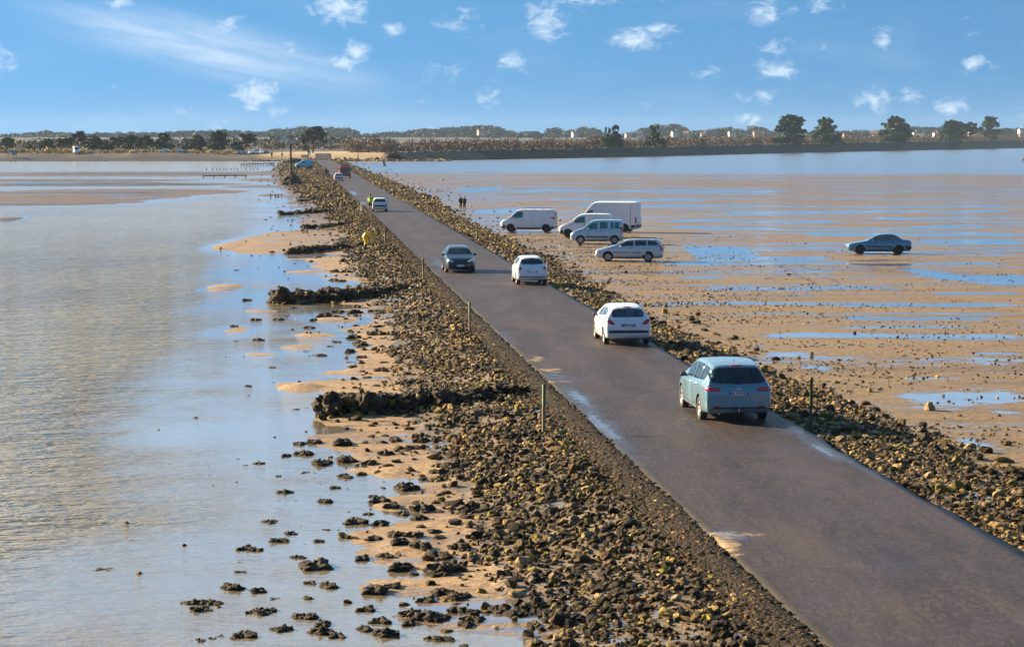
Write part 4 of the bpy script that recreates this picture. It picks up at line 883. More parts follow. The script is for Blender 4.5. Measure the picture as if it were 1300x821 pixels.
c.patch('windscreen', 'F', [(-.68, .98, 1.08), (-.56, .98, 1.27), (0, .98, 1.32), (.56, .98, 1.27), (.68, .98, 1.08)], M_GLASS, off=.006, rows=8)
c.patch('rear_window', 'B', [(-.6, 1.06, 1.14), (-.5, 1.06, 1.28), (0, 1.06, 1.31), (.5, 1.06, 1.28), (.6, 1.06, 1.14)], M_GLASS, off=.006, rows=8)
c.both('side_moulding', [(x_(4.2), .50, .57), (x_(3.95), .50, .57)], M_BLACK, off=.014, rows=2); c.both('side_moulding', [(x_(3.1), .50, .58), (x_(1.25), .50, .58)], M_BLACK, off=.014, rows=2)
c.both('sill_trim', [(x_(3.12), .20, .29), (x_(1.28), .20, .29)], M_BLACK, off=.012, rows=2)
for sg in (1, -1): c.patch('headlight', 'F', sorted([(sg*.38, .54, .64), (sg*.72, .56, .66)]), M_PALE, off=.012, rows=4, bulge=.01)
c.patch('bumper', 'F', [(-.72, .36, .47), (0, .36, .47), (.72, .36, .47)], M_BLACK, off=.03, rows=3); c.patch('bumper', 'B', [(-.72, .40, .54), (0, .40, .54), (.72, .40, .54)], M_BLACK, off=.035, rows=3)
for sd in 'LR': c.patch('bumper', sd, [(x_(4.34), .36, .55), (x_(3.98), .36, .55)], M_BLACK, off=.014, rows=3)
c.tail(.45, .74, .66, .80); c.plate('F', .41, ''); c.plate('B', .62, '')
for i, (a, b_) in enumerate(((1.35, 2.50), (2.54, 3.30))):
    dr = c.both('door', [(x_(b_), .32 if i == 0 else .48, .90), (x_(a+.25), .32, .89), (x_(a), .32, .86)], sal_blue, off=.004, rows=8); c.handle(x_(b_-.14), .78, M_BLACK, dr)
c.mirror(x_(1.72), .91, M_BLACK)
c.done(1115, 322.0, R(180-2), 'steel blue saloon car standing alone far out on the wet sand flats', 'car', WZ+.10)
# --- vans
VAN = [(0.00,.40,.60,.64,.60,.5),(.08,.26,.78,.84,.80,.62),(.28,.24,.94,1.02,.90,.72),(.62,.22,1.06,1.18,.94,.80),(.85,.22,1.10,1.30,.95,.84),(1.25,.22,1.12,1.66,.95,.82),(1.52,.22,1.14,1.88,.95,.80),(1.75,.22,1.15,1.94,.95,.80),(2.4,.22,1.16,1.965,.95,.80),(4.1,.24,1.16,1.965,.95,.80),(4.62,.26,1.16,1.94,.95,.79),(4.74,.28,1.14,1.88,.94,.78),(4.78,.34,1.08,1.72,.92,.76)]
c = Car('panel_van', VAN, simple('van_white', (0.74, 0.75, 0.76), .35, 0, .5, .05, 2, 0, .5, .35), (0.95, 4.02), 0.33, sq=0.6, rim=M_STEEL); x_ = lambda v: c.L/2-v; vw = c.mat
c.both('side_window', [(x_(2.0), 1.24, 1.78), (x_(1.5), 1.22, 1.72), (x_(1.12), 1.2, 1.42)], M_TEALGLASS, off=.006, rows=5)
c.patch('windscreen', 'F', [(-.78, 1.3, 1.5), (-.7, 1.28, 1.8), (0, 1.28, 1.86), (.7, 1.28, 1.8), (.78, 1.3, 1.5)], M_GLASS, off=.006, rows=8)
c.both('sill_trim', [(x_(3.55), .27, .40), (x_(1.42), .27, .40)], M_BLACK, off=.012, rows=2)
c.both('arch_trim', [(x_(4.70), .32, .50), (x_(4.45), .32, .52)], M_BLACK, off=.012, rows=2); c.both('arch_trim', [(x_(.50), .30, .62), (x_(.16), .30, .60)], M_BLACK, off=.012, rows=3)
c.patch('bumper', 'F', [(-.8, .36, .56), (0, .36, .58), (.8, .36, .56)], M_BLACK, off=.03, rows=3)
for sg in (1, -1): c.patch('headlight', 'F', sorted([(sg*.5, .70, .86), (sg*.76, .72, .94)]), M_PALE, off=.012, rows=4, bulge=.01)
c.patch('rear_door', 'B', [(-.82, .62, 1.76), (-.02, .60, 1.84)], simple('blue_grey', (.10, .13, .17), .4), off=.01, rows=8); c.patch('rear_door', 'B', [(.02, .60, 1.84), (.82, .62, 1.76)], simple('blue_grey', (.10, .13, .17), .4), off=.01, rows=8)  # shade on the white van's back is put into this dark door colour
c.patch('bumper', 'B', [(-.86, .38, .54), (0, .38, .54), (.86, .38, .54)], M_BLACK, off=.05, rows=3); c.tail(.84, .91, .95, 1.3)
dr = c.both('door', [(x_(2.08), .46, 1.18), (x_(1.45), .46, 1.14), (x_(1.25), .46, 1.12)], vw, off=.004, rows=8); c.handle(x_(1.96), 1.02, M_BLACK, dr)
c.both('sliding_door', [(x_(3.3), .46, 1.72), (x_(2.14), .46, 1.76)], vw, off=.004, rows=8); c.mirror(x_(1.34), 1.22, M_BLACK)
mb = MB()
for sg in (1, -1): mb.tube([(x_(1.9), sg*.74, 2.03), (x_(4.4), sg*.74, 2.03)], .022, 6)
for v in (2.0, 2.8, 3.6, 4.3): mb.tube([(x_(v), -.74, 2.03), (x_(v), .74, 2.03)], .018, 6); [mb.tube([(x_(v), sg*.74, 1.90), (x_(v), sg*.74, 2.03)], .018, 6) for sg in (1, -1)]
mb.build('roof_rack', M_CHROME, c.root)
c.done(671, 294.2, R(180-8), 'white panel van with roof rack and dark lower trim, leftmost vehicle on the sand', 'van', WZ+.12)
# big high roof van
BIG = [(0.00,.42,.66,.70,.62,.5),(.08,.28,.90,.98,.84,.66),(.30,.26,1.06,1.18,.96,.80),(.65,.25,1.14,1.38,.99,.84),(1.1,.24,1.16,1.80,1.0,.86),(1.42,.24,1.18,2.16,1.0,.88),(1.70,.24,1.2,2.46,1.0,.90),(2.0,.24,1.22,2.58,1.01,.92),(2.6,.24,1.22,2.60,1.02,.94),(5.2,.26,1.22,2.60,1.02,.94),(5.52,.30,1.22,2.58,1.01,.93),(5.60,.36,1.2,2.52,.99,.92)]
wb = simple('box_white', (0.78, 0.79, 0.80), .4, 0, .3, .05, 1.5, 0, .5, .2)
c = Car('high_roof_van', BIG, wb, (1.0, 4.55), 0.35, sq=1.0, rim=M_STEEL); x_ = lambda v: c.L/2-v
c.both('side_window', [(x_(1.75), 1.30, 1.92), (x_(1.35), 1.28, 1.86), (x_(.98), 1.26, 1.50)], M_TEALGLASS, off=.006, rows=5)
c.patch('windscreen', 'F', [(-.82, 1.42, 1.6), (-.75, 1.4, 2.1), (0, 1.4, 2.16), (.75, 1.4, 2.1), (.82, 1.42, 1.6)], M_GLASS, off=.006, rows=8)
c.tail(.86, .97, .78, 1.30); 
for sd in 'LR': c.patch('tail_light', sd, [(x_(5.57), .78, 1.3), (x_(5.47), .78, 1.3)], M_RED, off=.012, rows=4)
c.patch('bumper', 'B', [(-.93, .40, .66), (0, .40, .66), (.93, .40, .66)], M_BLACK, off=.07, rows=3); c.both('bumper', [(x_(5.55), .38, .66), (x_(5.1), .38, .62)], M_BLACK, off=.014, rows=3)
c.patch('rear_door', 'B', [(-.9, .72, 2.46), (-.02, .72, 2.5)], wb, off=.012, rows=8); c.patch('rear_door', 'B', [(.02, .72, 2.5), (.9, .72, 2.46)], wb, off=.012, rows=8)
c.both('corner_trim', [(x_(5.10), .7, 2.50), (x_(5.06), .7, 2.50)], simple('blue_grey', (.10, .13, .17), .4), off=.01, rows=6)
c.both('side_moulding', [(x_(4.05), .60, .74), (x_(1.55), .60, .74)], M_BLACK, off=.014, rows=2)
c.both('door', [(x_(1.9), .46, 1.24), (x_(1.2), .46, 1.20)], wb, off=.004, rows=8); c.mirror(x_(1.25), 1.32, M_BLACK); c.plate('B', .80, '')
c.done(771, 294.0, R(180-16), 'large white high roof van parked behind the two smaller vans', 'van', WZ+.12)
# small white van + kangoo style van
SMV = [(0.00,.36,.56,.60,.58,.5),(.08,.24,.72,.78,.76,.6),(.28,.21,.86,.95,.84,.68),(.65,.20,.96,1.08,.87,.74),(1.0,.20,1.02,1.22,.875,.76),(1.4,.20,1.05,1.58,.88,.74),(1.7,.20,1.06,1.76,.88,.72),(1.95,.20,1.07,1.81,.88,.72),(2.6,.21,1.08,1.83,.88,.72),(3.6,.22,1.08,1.82,.88,.72),(3.92,.24,1.08,1.79,.875,.71),(4.0,.28,1.05,1.70,.865,.7),(4.035,.36,1.0,1.56,.84,.68)]
def smallvan(mat, glazed, trim):
    c = Car('compact_van', SMV, mat, (0.80, 3.40), 0.31, sq=0.6, rim=M_RIM if glazed else M_STEEL); x_ = lambda v: c.L/2-v
    c.both('side_window', [(x_(2.12), 1.14, 1.64), (x_(1.7), 1.12, 1.58), (x_(1.28), 1.1, 1.30)], M_TEALGLASS, off=.006, rows=5)
    if glazed:
        c.both('side_window', [(x_(2.88), 1.16, 1.66), (x_(2.26), 1.14, 1.66)], M_TEALGLASS, off=.006, rows=5)
        c.both('side_window', [(x_(3.76), 1.18, 1.62), (x_(3.66), 1.16, 1.66), (x_(3.08), 1.16, 1.66)], M_TEALGLASS, off=.006, rows=5)
        c.both('window_bar', [(x_(3.40), 1.17, 1.66), (x_(3.34), 1.17, 1.66)], mat, off=.012, rows=4)
        c.both('side_moulding', [(x_(3.0), .50, .60), (x_(1.2), .50, .60)], M_BLACK, off=.014, rows=2)
    else:
        c.patch('bumper', 'F', [(-.74, .32, .56), (0, .32, .58), (.74, .32, .56)], M_BLACK, off=.03, rows=3)
        c.both('arch_trim', [(x_(.42), .30, .60), (x_(.14), .30, .56)], M_BLACK, off=.012, rows=3)
    c.patch('windscreen', 'F', [(-.72, 1.24, 1.4), (-.64, 1.22, 1.66), (0, 1.22, 1.72), (.64, 1.22, 1.66), (.72, 1.24, 1.4)], M_GLASS, off=.006, rows=8)
    for sg in (1, -1): c.patch('headlight', 'F', sorted([(sg*.42, .62, .78), (sg*.68, .66, .84)]), M_PALE, off=.012, rows=4, bulge=.01)
    c.both('sill_trim', [(x_(3.0), .24, .30), (x_(1.2), .24, .30)], M_BLACK, off=.012, rows=2); c.tail(.72, .83, .85, 1.3)
    for sd in 'LR': c.patch('tail_light', sd, [(x_(4.02), .80, 1.2), (x_(3.94), .80, 1.2)], M_RED, off=.012, rows=4)
    c.patch('bumper', 'B', [(-.78, .38, .54), (0, .38, .54), (.78, .38, .54)], M_BLACK, off=.03, rows=3)
    dr = c.both('door', [(x_(2.18), .38, 1.09), (x_(1.30), .38, 1.06)], mat, off=.004, rows=8); c.handle(x_(2.05), .97, M_BLACK, dr)
    dr = c.both('sliding_door', [(x_(2.98), .38, 1.10), (x_(2.22), .38, 1.09)], mat, off=.004, rows=8); c.handle(x_(2.36), .97, M_BLACK, dr)
    c.mirror(x_(1.42), 1.14, M_BLACK if not glazed else mat); c.plate('F', .42, ''); return c
c = smallvan(wb, False, 0); c.done(743, 301.2, R(180-10), 'small white panel van parked between the big van and the pale blue one', 'van', WZ+.12, scale=1.06)
c = smallvan(paint('pale_blue', (0.38, 0.55, 0.62), .25, .35), True, 1); c.done(757.5, 309.0, R(180-4), 'pale blue compact van with three side windows parked in front of the white vans', 'van', WZ+.12)
# light blue car at the far end of the causeway
c = smallvan(paint('light_blue', (0.09, 0.42, 0.55), .2, .2), False, 1); c.done(386, 213.6, R(180+14), 'light blue van parked by the far end of the causeway behind the tall post', 'van', 0.1, scale=1.12)
# red truck
RED = simple('truck_red', (0.42, 0.03, 0.035), .4, 0, .4, .1, 2)
TRK = [(0.00,.40,1.10,2.02,1.0,.90),(.05,.36,1.15,2.16,1.08,.96),(.30,.34,1.2,2.24,1.12,1.0),(1.4,.34,1.2,2.26,1.12,1.0),(1.75,.36,1.2,2.24,1.12,1.0),(1.8,.40,1.15,2.18,1.08,.96)]
c = Car('red_truck', TRK, RED, (0.85, 1.75), 0.42, sq=1.0, rim=M_STEEL); x_ = lambda v: c.L/2-v
for o in [q for q in c.root.children if q.name.startswith('wheel') and q.location.x < 0]: o.location.x -= 3.2
c.patch('windscreen', 'F', [(-.93, 1.28, 1.95), (0, 1.28, 2.0), (.93, 1.28, 1.95)], M_TEALGLASS, off=.01, rows=8); c.both('side_window', [(x_(1.2), 1.3, 1.95), (x_(.4), 1.3, 1.95)], M_GLASS, off=.01, rows=5)
c.patch('grille', 'F', [(-.8, .42, .70), (.8, .42, .70)], M_BLACK, off=.02, rows=4); c.both('door', [(x_(1.4), .6, 1.25), (x_(.4), .6, 1.25)], RED, off=.005, rows=5)
for sg in (1, -1): c.patch('headlight', 'F', sorted([(sg*.7, .78, .95), (sg*.95, .78, .95)]), M_PALE, off=.02, rows=3)
mb = MB(); mb.box((-2.3, 0, 1.1), (3.6, 2.2, .12)); mb.box((-2.3, 1.1, 1.5), (3.6, .06, .7)); mb.box((-2.3, -1.1, 1.5), (3.6, .06, .7)); mb.box((-4.1, 0, 1.5), (.06, 2.2, .7)); mb.box((-.55, 0, 1.65), (.06, 2.2, 1.0)); mb.build('load_bed', RED, c.root)
mb = MB(); mb.box((-1.9, 0, .75), (4.6, .8, .2)); mb.build('chassis', M_BLACK, c.root)
mb = MB()
for y, h in ((-.7, .22), (-.3, .35), (.05, .3), (.4, .42), (.75, .25)): mb.box((-.2, y, 2.25+h/2), (.3, .24, h))
mb.build('roof_load', simple('dark_load', (.06, .03, .03), .8), c.root)
mb = MB(); mb.tube([(-.75, 0, 2.2), (-.75, 0, 3.1)], .06, 8); mb.tube([(-.75, 0, 3.05), (-1.9, .2, 2.7)], .05, 8); mb.build('loading_crane', M_BLACK, c.root)
for sg in (1, -1):
    mb = MB(); mb.box((.55, sg*1.28, 1.7), (.08, .16, .36)); mb.tube([(.55, sg*1.05, 1.85), (.55, sg*1.28, 1.8)], .02, 5); mb.build('side_mirror', M_BLACK, c.root)
c.patch('bumper', 'F', [(-.95, .42, .55), (.95, .42, .55)], M_BLACK, off=.06, rows=2); c.plate('F', .62, '')
p = P(438, 226.3); c.root.location = (p.x+RD.x*.9, p.y+.9, .02); c.root.rotation_euler = (0, 0, RANG+math.pi); tag(c.root, 'red truck coming along the causeway behind the small silver car', 'truck')
# ------------------------------------------------------------------ marker posts
M_GREENP = simple('green_paint', (0.05, 0.10, 0.025), .6, 0, 0, .35, 9)
M_WOOD = simple('weathered_wood', (0.20, 0.14, 0.075), .8, 0, 0, .3, 7)
M_DWOOD = simple('dark_wet_wood', (0.035, 0.026, 0.018), .8, 0, 0, .3, 5)
M_WHITEP = simple('white_paint_post', (0.6, 0.6, 0.58), .6)
def post(px, yt, yb, mat, label, r=0.05, group=None, cap=None):
    z0 = 0.0; c = P(px, yb, z0); c.z = min(0, hz(c.x, c.y)); h = (yb-yt)/pxm(yb)
    t = empty('marker_post', (c.x, c.y, c.z)); t.rotation_euler = (rng.normal(0, .012), rng.normal(0, .012), 0)
    h2 = h-c.z
    mb = MB(); mb.tube([(0, 0, -.2), (0, 0, h2*.5), (.004, 0, h2-.06)], [r, r*.97, r*.93], 12); mb.build('pole', mat, t, True)
    mb = MB(); mb.tube([(.003, 0, h2*(.55 if cap else .95)), (.004, 0, h2-.01), (.004, 0, h2)], [r*1.06, r*1.04, r*.5], 12); mb.build('sleeve', cap or mat, t, True)
    return tag(t, label, 'post', group)
PB = M_WOOD
post(690, 487, 546, M_WOOD, 'green and tan marker post beside the nearest rock groyne, left of the road', .045, cap=M_GREENP)
post(596.5, 383, 416, M_WOOD, 'green marker post on the left road edge, level with the white hatchback', .045, cap=M_GREENP)
post(537.5, 327, 352, PB, 'slim wooden post on the left road edge, level with the oncoming dark car', .05)
post(1029, 478, 542, simple('dark_green_paint', (.03, .045, .015), .7), 'dark green marker post in the rubble right of the teal people carrier', .045)
post(489, 288, 306, PB, 'wooden post on the left road edge, just right of the yellow clad person', .06)
post(472, 272, 288, PB, 'wooden post on the left road edge, just beyond the yellow clad person', .06)
post(459, 258, 267, M_WHITEP, 'short white post on the left road edge behind the cyclist', .08)
post(543, 256, 270, PB, 'wooden post on the right bank, between the two dark figures and the cyclist', .06)
post(517.5, 245, 258, PB, 'wooden post on the right bank, farthest of those beyond the white van', .06)
post(605.5, 285, 302, PB, 'wooden post on the right bank just left of the leftmost white van', .06)
post(695.5, 322, 340, PB, 'wooden post on the right bank behind the small white rounded car', .06)
# ------------------------------------------------------------------ refuge post on its stone mound
c = P(368, 235, WZ); r = 15.5/pxm(235); mb = MB(); n = 60; vs_ = []; fs = []
for i in range(16):
    t = i/15; rad = r*(1-t)**0.75*1.15+0.02; z = 2.3*(t**0.95)
    for j in range(n):
        a = 2*math.pi*j/n; q = 1+0.22*mn.fractal(Vector((math.cos(a)*rad*1.6, math.sin(a)*rad*1.6, z*1.6)), 1, 2, 4)
        vs_.append((math.cos(a)*rad*q, math.sin(a)*rad*q, z+0.12*mn.noise(Vector((math.cos(a)*rad*2.2, math.sin(a)*rad*2.2, z)))))
for i in range(15):
    for j in range(n): fs.append((i*n+j, i*n+(j+1) % n, (i+1)*n+(j+1) % n, (i+1)*n+j))
mb.add(vs_, fs); o = mb.build('stone_mound', M_BOULDER); o.location = (c.x, c.y+r, WZ-.05); tag(o, 'dark conical mound of stones at the foot of the tall timber post', 'mound')
t = empty('timber_post', (c.x, c.y+r, WZ+2.0)); mb = MB(); mb.tube([(0, 0, -.5), (0, 0, 2.2), (.02, 0, 4.9)], [.19, .17, .15], 10); mb.build('pole', M_DWOOD, t, True)
mb = MB(); mb.box((.02, 0, 4.95), (.36, .36, .12)); mb.build('cap', M_DWOOD, t)
for z in (.8, 1.4, 2.0, 2.6, 3.2, 3.8): mb = MB(); mb.box((0, -.2, z), (.5, .06, .06)); mb.build('rung', M_DWOOD, t)
tag(t, 'tall dark timber post standing on the conical stone mound', 'post')
c = P(371, 206, WZ+.5)
v, f = ico(3); v = v*np.array([3.6, 3.0, 1.6])*(1+np.array([mn.fractal(Vector(p)*2, 1, 2, 4)*.25 for p in v])[:, None])
o = link(bpy.data.objects.new('stone_mound', mesh_np('stone_mound', v, f, [M_BOULDER], False))); o.location = (c.x, c.y, WZ+.3); tag(o, 'low brown stone heap at the water edge behind the tall post', 'mound')
# stakes and racks in the lagoon
def stake(px, yt, yb, label, group, r=.08):
    c = P(px, yb, WZ); h = (yb-yt)/pxm(yb); mb = MB(); mb.tube([(0, 0, -.4), (rng.normal(0, .05), 0, h)], [r, r*.8], 7); o = mb.build('wooden_stake', M_DWOOD); o.location = (c.x, c.y, WZ); tag(o, label, 'stake', group)
for x, a, b_ in ((344, 245, 251), (349, 245.5, 250.5), (353, 245.5, 250), (357.5, 246, 250), (375, 222, 227)): stake(x, a, b_, 'dark stake standing in the shallows left of the near end of the stone mound', 'row of stakes before the stone mound')
for x in (262, 270, 275, 279, 284, 288, 293, 297, 301): stake(x, 213, 216.3, 'tiny dark stake in the far lagoon, in a row left of the dark rack', 'row of stakes far out in the lagoon', .13)
for x in (312, 318, 322, 327): stake(x, 213, 215.8, 'tiny dark stake in the far lagoon, below the long dark rack', 'stakes below the rack', .13)
def rack(x0, x1, y0, y1, h, label):
    a = P(x0, y0, WZ); b_ = P(x1, y1, WZ); t = empty('shellfish_rack', tuple(a)); d = b_-a; mb = MB(); k_ = max(3, int(d.length/2.2))
    mb.tube([(0, 0, h), (d.x, d.y, h+.05)], .10, 6); mb.tube([(0, 1.2, h-.05), (d.x, d.y+1.2, h)], .10, 6); mb.build('rail', M_DWOOD, t)
    for i in range(k_+1):
        q = i/k_; mb = MB(); mb.tube([(d.x*q, d.y*q, -.3), (d.x*q, d.y*q, h+.1)], .10, 6); mb.tube([(d.x*q, d.y*q, h), (d.x*q, d.y*q+1.2, h)], .08, 6); mb.build('leg', M_DWOOD, t)
    tag(t, label, 'rack')
rack(306, 348, 212, 210.5, .75, 'long dark wooden rack in the far water left of the tall post')
rack(258, 312, 226.2, 225.6, .45, 'low dark wooden rack at the edge of the far mud bank')
# ------------------------------------------------------------------ people
SKIN = simple('skin', (0.42, 0.24, 0.16), .55)
def person(loc, face, pose, top, legs, label, hair=(0.03, 0.02, 0.015), scale=1.0, bulk=1.0, group=None, hood=None):
    """one skinned figure; pose gives joints in metres: x forward, y left, z up"""
    J = {'pel': (0, 0, .95), 'che': (0, 0, 1.30), 'nec': (0.0, 0, 1.48), 'hd0': (.02, 0, 1.58), 'hd1': (.03, 0, 1.70),
         'shl': (0, .19, 1.42), 'ell': (0, .24, 1.14), 'wrl': (.06, .23, .90), 'hal': (.09, .22, .80), 'shr': (0, -.19, 1.42), 'elr': (0, -.24, 1.14), 'wrr': (.06, -.23, .90), 'har': (.09, -.22, .80),
         'hpl': (0, .10, .88), 'knl': (.02, .11, .50), 'anl': (0, .11, .09), 'tol': (.15, .13, .03), 'hpr': (0, -.10, .88), 'knr': (.02, -.11, .50), 'anr': (0, -.11, .09), 'tor': (.15, -.13, .03)}
    J.update(pose)
    names = list(J); ix = {n_: i for i, n_ in enumerate(names)}
    E = [('pel','che'),('che','nec'),('nec','hd0'),('hd0','hd1'),('che','shl'),('shl','ell'),('ell','wrl'),('wrl','hal'),('che','shr'),('shr','elr'),('elr','wrr'),('wrr','har'),('pel','hpl'),('hpl','knl'),('knl','anl'),('anl','tol'),('pel','hpr'),('hpr','knr'),('knr','anr'),('anr','tor')]
    RD_ = {'pel': .15, 'che': .165, 'nec': .06, 'hd0': .085, 'hd1': .09, 'shl': .075, 'shr': .075, 'ell': .055, 'elr': .055, 'wrl': .04, 'wrr': .04, 'hal': .035, 'har': .035, 'hpl': .105, 'hpr': .105, 'knl': .07, 'knr': .07, 'anl': .05, 'anr': .05, 'tol': .04, 'tor': .04}
    me = bpy.data.meshes.new('p'); me.from_pydata([J[n_] for n_ in names], [(ix[a], ix[b_]) for a, b_ in E], [])
    o = bpy.data.objects.new('p', me); COL.objects.link(o); o.modifiers.new('s', 'SKIN'); sb = o.modifiers.new('u', 'SUBSURF'); sb.levels = 2
    sv = me.skin_vertices[0].data
    for n_ in names:
        q = RD_[n_]*(bulk if n_ not in ('hd0', 'hd1', 'nec', 'hal', 'har') else 1); sv[ix[n_]].radius = (q, q)
        sv[ix[n_]].use_root = n_ == 'pel'
    m2 = evaluated(o); bpy.data.objects.remove(o); m2.name = 'body'; m2.materials.clear()
    for q in (top, legs, SKIN, M_BLACK): m2.materials.append(q)
    seg = {'top': ['pel','che','shl','shr','ell','elr','wrl','wrr'], 'leg': ['hpl','hpr','knl','knr'], 'skin': ['nec','hd0','hd1','hal','har'], 'shoe': ['anl','anr','tol','tor']}
    lut = {n_: i for i, kk in enumerate(('top', 'leg', 'skin', 'shoe')) for n_ in seg[kk]}
    for p_ in m2.polygons:
        c_ = p_.center; p_.material_index = lut[min(names, key=lambda n_: (Vector(J[n_])-c_).length)]; p_.use_smooth = True
    t = empty('person', loc, face, scale); b_ = link(bpy.data.objects.new('body', m2), t)
    h = Vector(J['hd1']); v, f = ico(2); up = (Vector(J['hd1'])-Vector(J['nec'])).normalized()
    mb = MB(); mb.add([tuple(h+Vector(q)*.108+up*.02-Vector((.02, 0, 0))) for q in v if True], [tuple(q) for q in f]); mb.build('hood' if hood else 'hair', hood or simple('hair_%d' % int(hair[0]*1000), hair, .7), t, True)
    tag(t, label, 'person', group); return t
HIVIS = simple('hi_vis_yellow', (0.55, 0.75, 0.02), .6); OIL = simple('yellow_oilskin', (0.85, 0.55, 0.01), .4); NAVY = simple('navy_cloth', (0.015, 0.02, 0.035), .85); BLK = simple('black_cloth', (0.012, 0.011, 0.012), .85); PINK = simple('pink_cloth', (0.55, 0.09, 0.13), .8); JEAN = simple('jean_cloth', (0.05, 0.07, 0.12), .85); DRED = simple('dark_red_cloth', (0.12, 0.015, 0.02), .8)
# cyclist and bicycle
c = P(470.3, 269.5); BX, BY = c.x, c.y
t = empty('bicycle', (BX, BY, .02), RANG)
def wheelb(x):
    mb = MB(); mb.lathe([(.33, -.02), (.345, 0), (.33, .02), (.31, 0), (.33, -.02)], 24); ty = mb.build('wheel', M_TYRE, t, True); ty.location = (x, 0, .345)
    mb = MB()
    for q in range(8): a = q*math.pi/8; mb.tube([(math.cos(a)*.31, 0, math.sin(a)*.31), (-math.cos(a)*.31, 0, -math.sin(a)*.31)], .004, 4)
    mb.build('spokes', M_CHROME, ty)
wheelb(.52); wheelb(-.52)
mb = MB()
for a, b_ in (((-.52,0,.345),(-.05,0,.32)),((-.05,0,.32),(-.17,0,.88)),((-.52,0,.345),(-.14,0,.78)),((-.05,0,.32),(.36,0,.78)),((-.14,0,.78),(.36,0,.86)),((.38,0,.95),(.34,0,.72)),((.34,0,.72),(.52,0,.345))): mb.tube([a, b_], .018, 7)
mb.build('frame', DRED, t)
mb = MB(); mb.tube([(.30,.28,1.0),(.40,.2,1.02),(.38,0,.98),(.40,-.2,1.02),(.30,-.28,1.0)], .014, 7); mb.build('handlebar', M_BLACK, t)
mb = MB(); mb.box((-.19, 0, .91), (.26, .15, .06), taper=.7); mb.build('saddle', M_BLACK, t); mb = MB(); mb.tube([(-.05, .1, .32), (.09, .1, .26)], .015, 6); mb.tube([(-.05, -.1, .32), (-.17, -.1, .39)], .015, 6); mb.tube([(-.05,-.1,.32),(-.05,.1,.32)], .02, 6); mb.build('pedals', M_BLACK, t)
tag(t, 'bicycle ridden by the person in the yellow jacket at the left road edge', 'bicycle')
person((BX, BY, .02), RANG, {'pel': (-.18,0,1.0), 'che': (.0,0,1.34), 'nec': (.08,0,1.52), 'hd0': (.12,0,1.62), 'hd1': (.15,0,1.73), 'shl': (.03,.2,1.46), 'shr': (.03,-.2,1.46), 'ell': (.14,.27,1.22), 'elr': (.14,-.27,1.22), 'wrl': (.28,.27,1.06), 'wrr': (.28,-.27,1.06), 'hal': (.34,.26,1.03), 'har': (.34,-.26,1.03),
    'hpl': (-.14,.10,.93), 'knl': (.20,.12,.66), 'anl': (.07,.12,.33), 'tol': (.20,.12,.28), 'hpr': (-.14,-.10,.93), 'knr': (.10,-.12,.72), 'anr': (-.18,-.12,.46), 'tor': (-.06,-.12,.40)}, HIVIS, BLK, 'person in a bright yellow jacket riding a bicycle away on the road', bulk=1.15)
# person in yellow oilskins bending over the rubble
BEND = {'pel': (-.10,0,.86), 'che': (.20,0,1.02), 'nec': (.38,0,1.0), 'hd0': (.47,0,.98), 'hd1': (.57,0,.94), 'shl': (.28,.2,.98), 'shr': (.28,-.2,.98), 'ell': (.36,.22,.70), 'elr': (.34,-.22,.70), 'wrl': (.46,.16,.46), 'wrr': (.44,-.16,.46), 'hal': (.50,.13,.37), 'har': (.48,-.13,.37), 'hpl': (-.10,.11,.80), 'hpr': (-.10,-.11,.80), 'knl': (.06,.14,.46), 'knr': (.0,-.14,.46), 'anl': (-.04,.14,.09), 'anr': (-.12,-.14,.09), 'tol': (.12,.15,.03), 'tor': (.04,-.15,.03)}
c = P(465, 317, -.15); person((c.x, c.y, hz(c.x, c.y)+.22), R(5), BEND, OIL, OIL, 'person in yellow oilskins bending over to gather shellfish on the left rubble', bulk=1.5, scale=1.08, hood=OIL)
for i, (x, y, f_) in enumerate(((585, 265, 1.9), (589.5, 265.3, 1.2))):
    c = P(x, y, WZ+.1); person((c.x, c.y, WZ+.1), f_, {'nec': (.05, 0, 1.46), 'hd0': (.08, 0, 1.55), 'hd1': (.11, 0, 1.66), 'che': (.04, 0, 1.30)}, BLK, BLK, ('left' if i == 0 else 'right')+' one of two dark clad people standing at the far edge of the right bank', bulk=1.3, scale=.82, group='two dark figures by the right bank')
WALK = {'knl': (.14, .10, .52), 'anl': (.28, .10, .12), 'tol': (.42, .11, .07), 'knr': (-.02, -.10, .50), 'anr': (-.28, -.10, .14), 'tor': (-.16, -.11, .03)}
for x, y, z, col, leg, lb, f_ in ((413.8, 223.5, 0, NAVY, BLK, 'dark clad person walking on the left road edge beyond the silver car', 1.7), (394.5, 206.5, .5, DRED, BLK, 'person in dark red near the light blue van at the end of the causeway', 2.4), (398, 206.6, .5, PINK, PINK, 'person in pink at the far end of the causeway', 0.4),
    (1298.3, 206.3, WZ+.1, PINK, BLK, 'person in pink far out on the flats at the right edge', 1.0), (487.5, 211.0, WZ+.1, BLK, BLK, 'lone dark figure on the far mud right of the red truck', 2.0), (345, 200.5, 2.0, BLK, BLK, 'dark figure on the grassy shore right of the parked cars', 2.0), (358, 201, 2.0, NAVY, BLK, 'dark figure on the shore just left of the tall post', 1.0), (391.5, 197, 2.6, NAVY, JEAN, 'person beside the white board under the big tree', 2.0), (477, 250, 0, None, None, '', 0)):
    if not lb: continue
    c = P(x, y, z); person((c.x, c.y, max(z, hz(c.x, c.y)) if z > 1 else z), f_, WALK, col, leg, lb, bulk=1.25)
